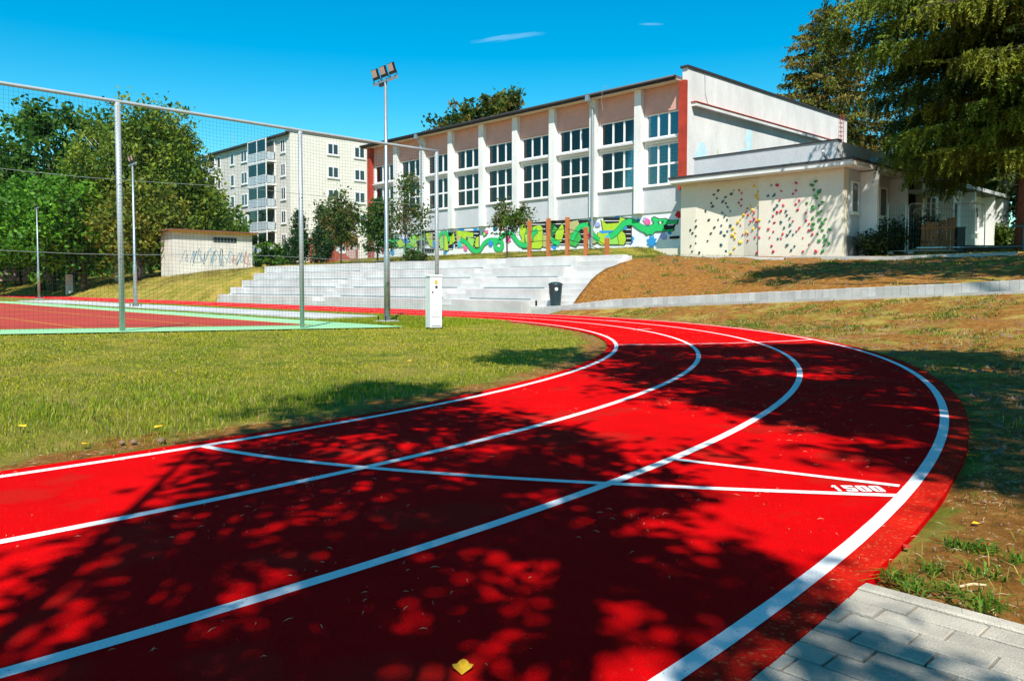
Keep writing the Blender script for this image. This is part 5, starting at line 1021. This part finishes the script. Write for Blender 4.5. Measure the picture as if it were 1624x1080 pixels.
# ------------------------------------------------------------------ grass
def blades(P, h, wd, col, lean=.45):
    n = len(P); a = RNG.uniform(0, 2*math.pi, n); s = np.stack([np.cos(a), np.sin(a), np.zeros(n)], 1); b = RNG.uniform(0, 2*math.pi, n); ln = np.abs(RNG.normal(size=n))*lean
    l = np.stack([np.cos(b), np.sin(b), np.zeros(n)], 1)*ln[:, None]; h = h[:, None]; wd = wd[:, None]; up = np.array([0, 0, 1.0])
    mid = P + (up*.55 + l*.28)*h; tip = P + (up*.95*(1-.25*ln[:, None]) + l)*h
    V = np.stack([P-s*wd*.5, P+s*wd*.5, mid-s*wd*.42, mid+s*wd*.42, tip], 1).reshape(-1, 3)
    o = (np.arange(n)*5)[:, None]; F = np.concatenate([o+[0, 1, 3], o+[0, 3, 2], o+[2, 3, 4]], 0)
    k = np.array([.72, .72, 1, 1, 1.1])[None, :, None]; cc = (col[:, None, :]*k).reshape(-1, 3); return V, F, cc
def nz2(u, v, s, q=0): return np.sin(u*s+1.7*np.sin(v*s*.8+q))*np.sin(v*s*1.1+1.3*np.sin(u*s*.7+q*2))
n0 = 520000; Q = np.stack([RNG.uniform(-17.2, -3.2, n0), RNG.uniform(-6, 15.1, n0)], 1)
d = dist_oval(Q[:, 0], Q[:, 1]); dist = np.hypot(Q[:, 0], Q[:, 1])
edge = RIN - .07 - .20*(.5+.5*nz2(Q[:, 0], Q[:, 1], 1.9, 1)) - .16*(.5+.5*nz2(Q[:, 0], Q[:, 1], 6.1, 4)) - .08*nz2(Q[:, 0], Q[:, 1], 15., 2) - d
pat = nz2(Q[:, 0], Q[:, 1], .9, 2) + .6*nz2(Q[:, 0], Q[:, 1], 2.7, 5)
keep = (edge > 0) & ~((Q[:, 0] < CE+.02) & (Q[:, 1] < CN+.05)) & (RNG.random(n0) < np.clip((6.0/dist)**1.15, .16, 1)*np.clip(edge/.35, .12, 1)*np.clip(1.15-.55*(pat > .75), .2, 1))
fw = -Q[:, 0]*math.sin(YAW) + Q[:, 1]*math.cos(YAW); sd = Q[:, 0]*math.cos(YAW) + Q[:, 1]*math.sin(YAW); keep &= (fw > 2.5) & (np.abs(sd) < fw*.82+1.2)
Q = Q[keep]; dist = dist[keep]; pat = pat[keep]; n = len(Q); P = np.concatenate([Q, zg(Q[:, 0], Q[:, 1])[:, None]-.012], 1)
big = nz2(Q[:, 0], Q[:, 1], .55, 3) + .5*nz2(Q[:, 0], Q[:, 1], 1.6, 7); near = np.clip(1.25-dist/14, .55, 1.1)
hh = RNG.uniform(.03, .075, n)*near*(1+.35*big*(dist < 9)); wd = np.clip(.0042*dist/5.0, .0042, .015)*RNG.uniform(.7, 1.3, n)
gr = np.array([.18, .27, .010]); ye = np.array([.42, .385, .022]); st = np.array([.46, .36, .15]); dk = np.array([.06, .14, .010])
f = np.clip(.64 - .42*big + (dist-8)*.045 + RNG.normal(size=n)*.28, 0, 1)[:, None]; col = gr*(1-f)+ye*f
r = RNG.random(n); col = np.where((r < .10)[:, None], st, col); col = np.where((r > .90)[:, None], dk, col); col *= RNG.uniform(.75, 1.25, (n, 1))
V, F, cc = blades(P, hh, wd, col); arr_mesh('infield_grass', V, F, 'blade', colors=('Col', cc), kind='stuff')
# strip between court and far straight
n1 = 60000; Q = np.stack([RNG.uniform(-46, -15.6, n1), RNG.uniform(11.75, 15.5, n1)], 1); d = dist_oval(Q[:, 0], Q[:, 1]); Q = Q[(d < RIN-.05) & ~((Q[:, 0] < -21.4) & (Q[:, 1] > 12.25) & (Q[:, 1] < 14.65))]; n = len(Q)
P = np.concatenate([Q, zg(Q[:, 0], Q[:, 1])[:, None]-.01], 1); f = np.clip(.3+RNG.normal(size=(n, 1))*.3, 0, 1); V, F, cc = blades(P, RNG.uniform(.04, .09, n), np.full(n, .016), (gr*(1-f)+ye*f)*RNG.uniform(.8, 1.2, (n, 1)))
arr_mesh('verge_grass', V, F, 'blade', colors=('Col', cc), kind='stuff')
# sparse grass and weeds on the banks
def bank_grass(name, boxes, n, ntuft, hs, wdt, cols, per=26, spread=.10):
    TP = []
    for (u0, u1, v0, v1), k in zip(boxes, ntuft):
        q = np.stack([RNG.uniform(u0, u1, k), RNG.uniform(v0, v1, k)], 1); dq = dist_oval(q[:, 0], q[:, 1]); q = q[(dq > ROUT+.06) & ~((q[:, 1] > 20.3) & (q[:, 1] < 21.2)) & ~((q[:, 1] < 2.75) & (q[:, 0] < 1.7))]; TP.append(q)
    q = np.concatenate(TP); keepq = nz2(q[:, 0], q[:, 1], .8, 4) + .5*nz2(q[:, 0], q[:, 1], 2.3, 9) + RNG.normal(size=len(q))*.5 > .1; q = q[keepq]
    sz = RNG.uniform(.4, 1.4, len(q)); idx = np.repeat(np.arange(len(q)), per); Q = q[idx] + RNG.normal(size=(len(idx), 2))*spread*sz[idx][:, None]
    dq = dist_oval(Q[:, 0], Q[:, 1]); ok = dq > ROUT+.03; Q = Q[ok]; idx = idx[ok]; m = len(Q); P = np.concatenate([Q, zg(Q[:, 0], Q[:, 1])[:, None]-.015], 1)
    cb_ = np.array(cols)[RNG.integers(0, len(cols), len(q))][idx]*RNG.uniform(.75, 1.25, (m, 1)); dist = np.hypot(Q[:, 0], Q[:, 1])
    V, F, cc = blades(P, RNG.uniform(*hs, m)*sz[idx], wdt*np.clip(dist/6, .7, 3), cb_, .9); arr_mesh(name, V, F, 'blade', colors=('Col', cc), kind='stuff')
WC = [(.13, .21, .014), (.24, .25, .025), (.42, .33, .10), (.38, .30, .06), (.08, .17, .012)]
bank_grass('bank_weeds', [(-16, 1.5, 12, 20.3), (-6, 4, 3, 13), (-1.1, 2.5, 2.7, 6)], 0, [3200, 1300, 60], (.02, .075), .006, WC)
bank_grass('upper_bank_weeds', [(-18.8, -4, 21.2, 28.5), (-12, 0, 28, 37)], 0, [420, 500], (.04, .12), .008, WC[:3])
bank_grass('terrace_grass', [(-47, -18, 24.9, 32.9)], 0, [2600], (.05, .14), .006, [(.10, .14, .014), (.22, .19, .03), (.26, .19, .05)], 20, .2)
bank_grass('left_bank_grass', [(-95, -47.3, 20.0, 31)], 0, [4200], (.06, .16), .006, [(.12, .13, .016), (.27, .20, .05), (.30, .20, .07)], 18, .25)
# single weeds by the paving
def weed(label, u, v, n, h, spread, seed):
    rg = np.random.default_rng(seed); z = G(u, v)-.01; P = np.concatenate([np.array([[u, v]])+rg.normal(size=(n, 2))*spread, np.full((n, 1), z)], 1); V, F, cc = blades(P, rg.uniform(.5, 1.2, n)*h, rg.uniform(.004, .009, n), np.array([.10, .19, .014])*rg.uniform(.7, 1.4, (n, 1)), 1.9)
    tag(arr_mesh('weed_tuft', V, F, 'blade', colors=('Col', cc)), label, 'weed', 'weeds in the soil by the paving')
for k, (u, v, n, h, s, lb) in enumerate([(-1.03, 2.81, 60, .05, .03, 'grass tuft touching the corner where paving meets track'), (-.95, 2.77, 60, .05, .035, 'grass tuft along the upper paving edge, next to the corner one'), (-.98, 3.31, 70, .05, .03, 'tuft of grass farthest from the paving, left of a pair'), (-.91, 3.34, 60, .05, .03, 'right tuft of the grass pair farthest from the paving'), (-.96, 2.97, 45, .045, .03, 'middle tuft of the weeds above the paving corner'), (-.83, 3.06, 50, .05, .035, 'flat weed with spread blades right of the middle tuft'), (-.74, 2.76, 70, .06, .035, 'lush green weed just above the paving edge at far right'), (-.87, 2.84, 30, .035, .02, 'tiny weed beside the dry twig'), (-.79, 3.28, 45, .05, .03, 'grass tuft at the right edge of the soil')]): weed(lb, u, v, n, h, s, 60+k)

# ------------------------------------------------------------------ fallen leaves, twig, stones, straw
def leaf(label, u, v, z, s, a, m, curl=.35):
    pts = [(0, -.6), (.18, -.42), (.42, -.2), (.5, .05), (.3, .25), (.16, .5), (0, .75), (-.16, .5), (-.3, .25), (-.5, .05), (-.42, -.2), (-.18, -.42)]; mb = MB(); c, sn = math.cos(a), math.sin(a)
    mb.v = [(u+(x*c-y*sn)*s, v+(x*sn+y*c)*s, z+.004+abs(x)*curl*s+.1*s*(y > .4)) for x, y in pts] + [(u, v, z+.004)]; mb.f = [(i, (i+1) % 12, 12) for i in range(12)]
    o = tag(build('fallen_leaf', mb, m), label, 'leaf', 'fallen leaves'); sd_ = o.modifiers.new('t', 'SOLIDIFY'); sd_.thickness = .0008
leaf('yellow leaf lying on the red track at the bottom centre', -1.545, 1.305, .006, .055, .8, 'yleaf')
leaf('yellow leaf in the grass at the far left edge', -6.1, 1.3, .05, .055, 2, 'yleaf'); leaf('yellow leaf in the grass just above the inner lane line', -5.5, 1.97, .04, .055, .3, 'yleaf'); leaf('yellow leaf at the lower edge of the infield grass', -5.33, 1.47, .02, .045, 4, 'yleaf'); leaf('small yellow leaf far out in the infield grass', -8.04, 5.94, .05, .06, 1, 'yleaf')
leaf('red leaf on the soil beside the track edge', -1.12, 3.16, .0, .03, 1, 'rleaf'); leaf('red leaf on the soil among the weeds at right', -.91, 3.4, .0, .035, 2, 'rleaf'); leaf('pale yellow leaf on the bare soil', -1.03, 3.68, .0, .03, 2.6, 'yleaf')
tag(build('dry_twig', MB().tube([(-.84, 2.84, .012), (-.815, 2.885, .016), (-.78, 2.92, .012)], [.004, .0045, .003], 6), 'straw'), 'short dry twig lying on the soil above the paving', 'twig')
for k, (u, v) in enumerate([(-5.28, 1.67), (-5.25, 1.73), (-5.17, 1.87)]):
    bm = bmesh.new(); bmesh.ops.create_icosphere(bm, subdivisions=2, radius=.02+.004*k)
    for q in bm.verts: q.co = Vector((q.co.x*1.1, q.co.y*.9, q.co.z*.7))*random.uniform(.88, 1.1)
    me = D.meshes.new('stone'); bm.to_mesh(me); bm.free(); me.materials.append(M['stone']); o = D.objects.new('stone', me); COL.objects.link(o); o.location = (u, v, .012)
    tag(o, ['left stone of three on the soil strip beside the grass', 'middle stone of three on the soil strip beside the grass', 'right stone of three on the soil strip beside the grass'][k], 'stone', 'stones along the track edge')
def litter(name, n, region, ln, wdx, m, zf, rad=False, clus=90):
    c = region(clus); i = RNG.integers(0, len(c), n); p = c[i] + RNG.normal(size=(n, 2))*.16; a = RNG.uniform(0, 6.28, n); L = RNG.uniform(*ln, n)[:, None]; dr_ = np.stack([np.cos(a), np.sin(a)], 1); nr = np.stack([-dr_[:, 1], dr_[:, 0]], 1)*wdx
    z = zf(p)[:, None]; mk = lambda q, dz: np.concatenate([q, z+dz], 1)
    V = np.stack([mk(p-dr_*L-nr, .0), mk(p-dr_*L*.1-nr, .004), mk(p+dr_*L+nr*.3, .001), mk(p-dr_*L*.1+nr, .005)], 1).reshape(-1, 3); return arr_mesh(name, V, np.arange(4*n).reshape(n, 4), m, kind='stuff')
def reg_track(k):
    a = RNG.uniform(-.35, 1.1, k); r = RNG.uniform(RIN, ROUT, k); return np.stack([CU+r*np.cos(a), CV+r*np.sin(a)], 1)
litter('straw_on_track', 3200, reg_track, (.004, .022), .0009, 'straw', lambda p: np.full(len(p), .008), clus=260)
def reg_soil(k):
    a = RNG.uniform(.05, .5, k); r = ROUT + np.abs(RNG.normal(size=k))*.7+.05; q = np.stack([CU+r*np.cos(a), CV+r*np.sin(a)], 1); return q[(q[:, 1] > 2.72)]
litter('straw_on_soil', 2600, reg_soil, (.004, .03), .0012, 'straw', lambda p: zg(p[:, 0], p[:, 1])-.002, clus=220)
def reg_strip(k):
    a = RNG.uniform(-.3, .9, k); r = RIN-.12-np.abs(RNG.normal(size=k))*.08; return np.stack([CU+r*np.cos(a), CV+r*np.sin(a)], 1)
litter('straw_on_soil_strip', 1400, reg_strip, (.005, .03), .0012, 'straw', lambda p: zg(p[:, 0], p[:, 1])+.004, clus=200)
# crumbs of soil and gravel
def crumbs(name, q, s):
    n = len(q); z = zg(q[:, 0], q[:, 1])-.004; C = np.concatenate([q, z[:, None]], 1); s = s*RNG.uniform(.4, 1.6, (n, 1)); T = np.array([[1, 0, -.3], [-.5, .87, -.3], [-.5, -.87, -.3], [0, 0, .9]])
    a = RNG.uniform(0, 6.28, n); c_, s_ = np.cos(a), np.sin(a); Vv = np.stack([np.stack([t[0]*c_-t[1]*s_, t[0]*s_+t[1]*c_, np.full(n, t[2])], 1)*s*RNG.uniform(.7, 1.3, (n, 3)) + C for t in T], 1).reshape(-1, 3)
    o = (np.arange(n)*4)[:, None]; F = np.concatenate([o+[0, 1, 3], o+[1, 2, 3], o+[2, 0, 3]], 0); arr_mesh(name, Vv, F, 'stone', kind='stuff')
q = reg_soil(2600)+RNG.normal(size=(1, 2))*.0; q = q[(dist_oval(q[:, 0], q[:, 1]) > ROUT+.02)]; crumbs('soil_crumbs', q, .0045)
q = reg_strip(1500); crumbs('edge_crumbs', q, .005)
q = np.stack([RNG.uniform(-15, 0, 9000), RNG.uniform(4, 20.4, 9000)], 1); q = q[dist_oval(q[:, 0], q[:, 1]) > ROUT+.1]; crumbs('bank_gravel', q, .02)
q = np.stack([RNG.uniform(-18.7, -5, 4500), RNG.uniform(21.2, 28, 4500)], 1); crumbs('upper_bank_gravel', q, .02)
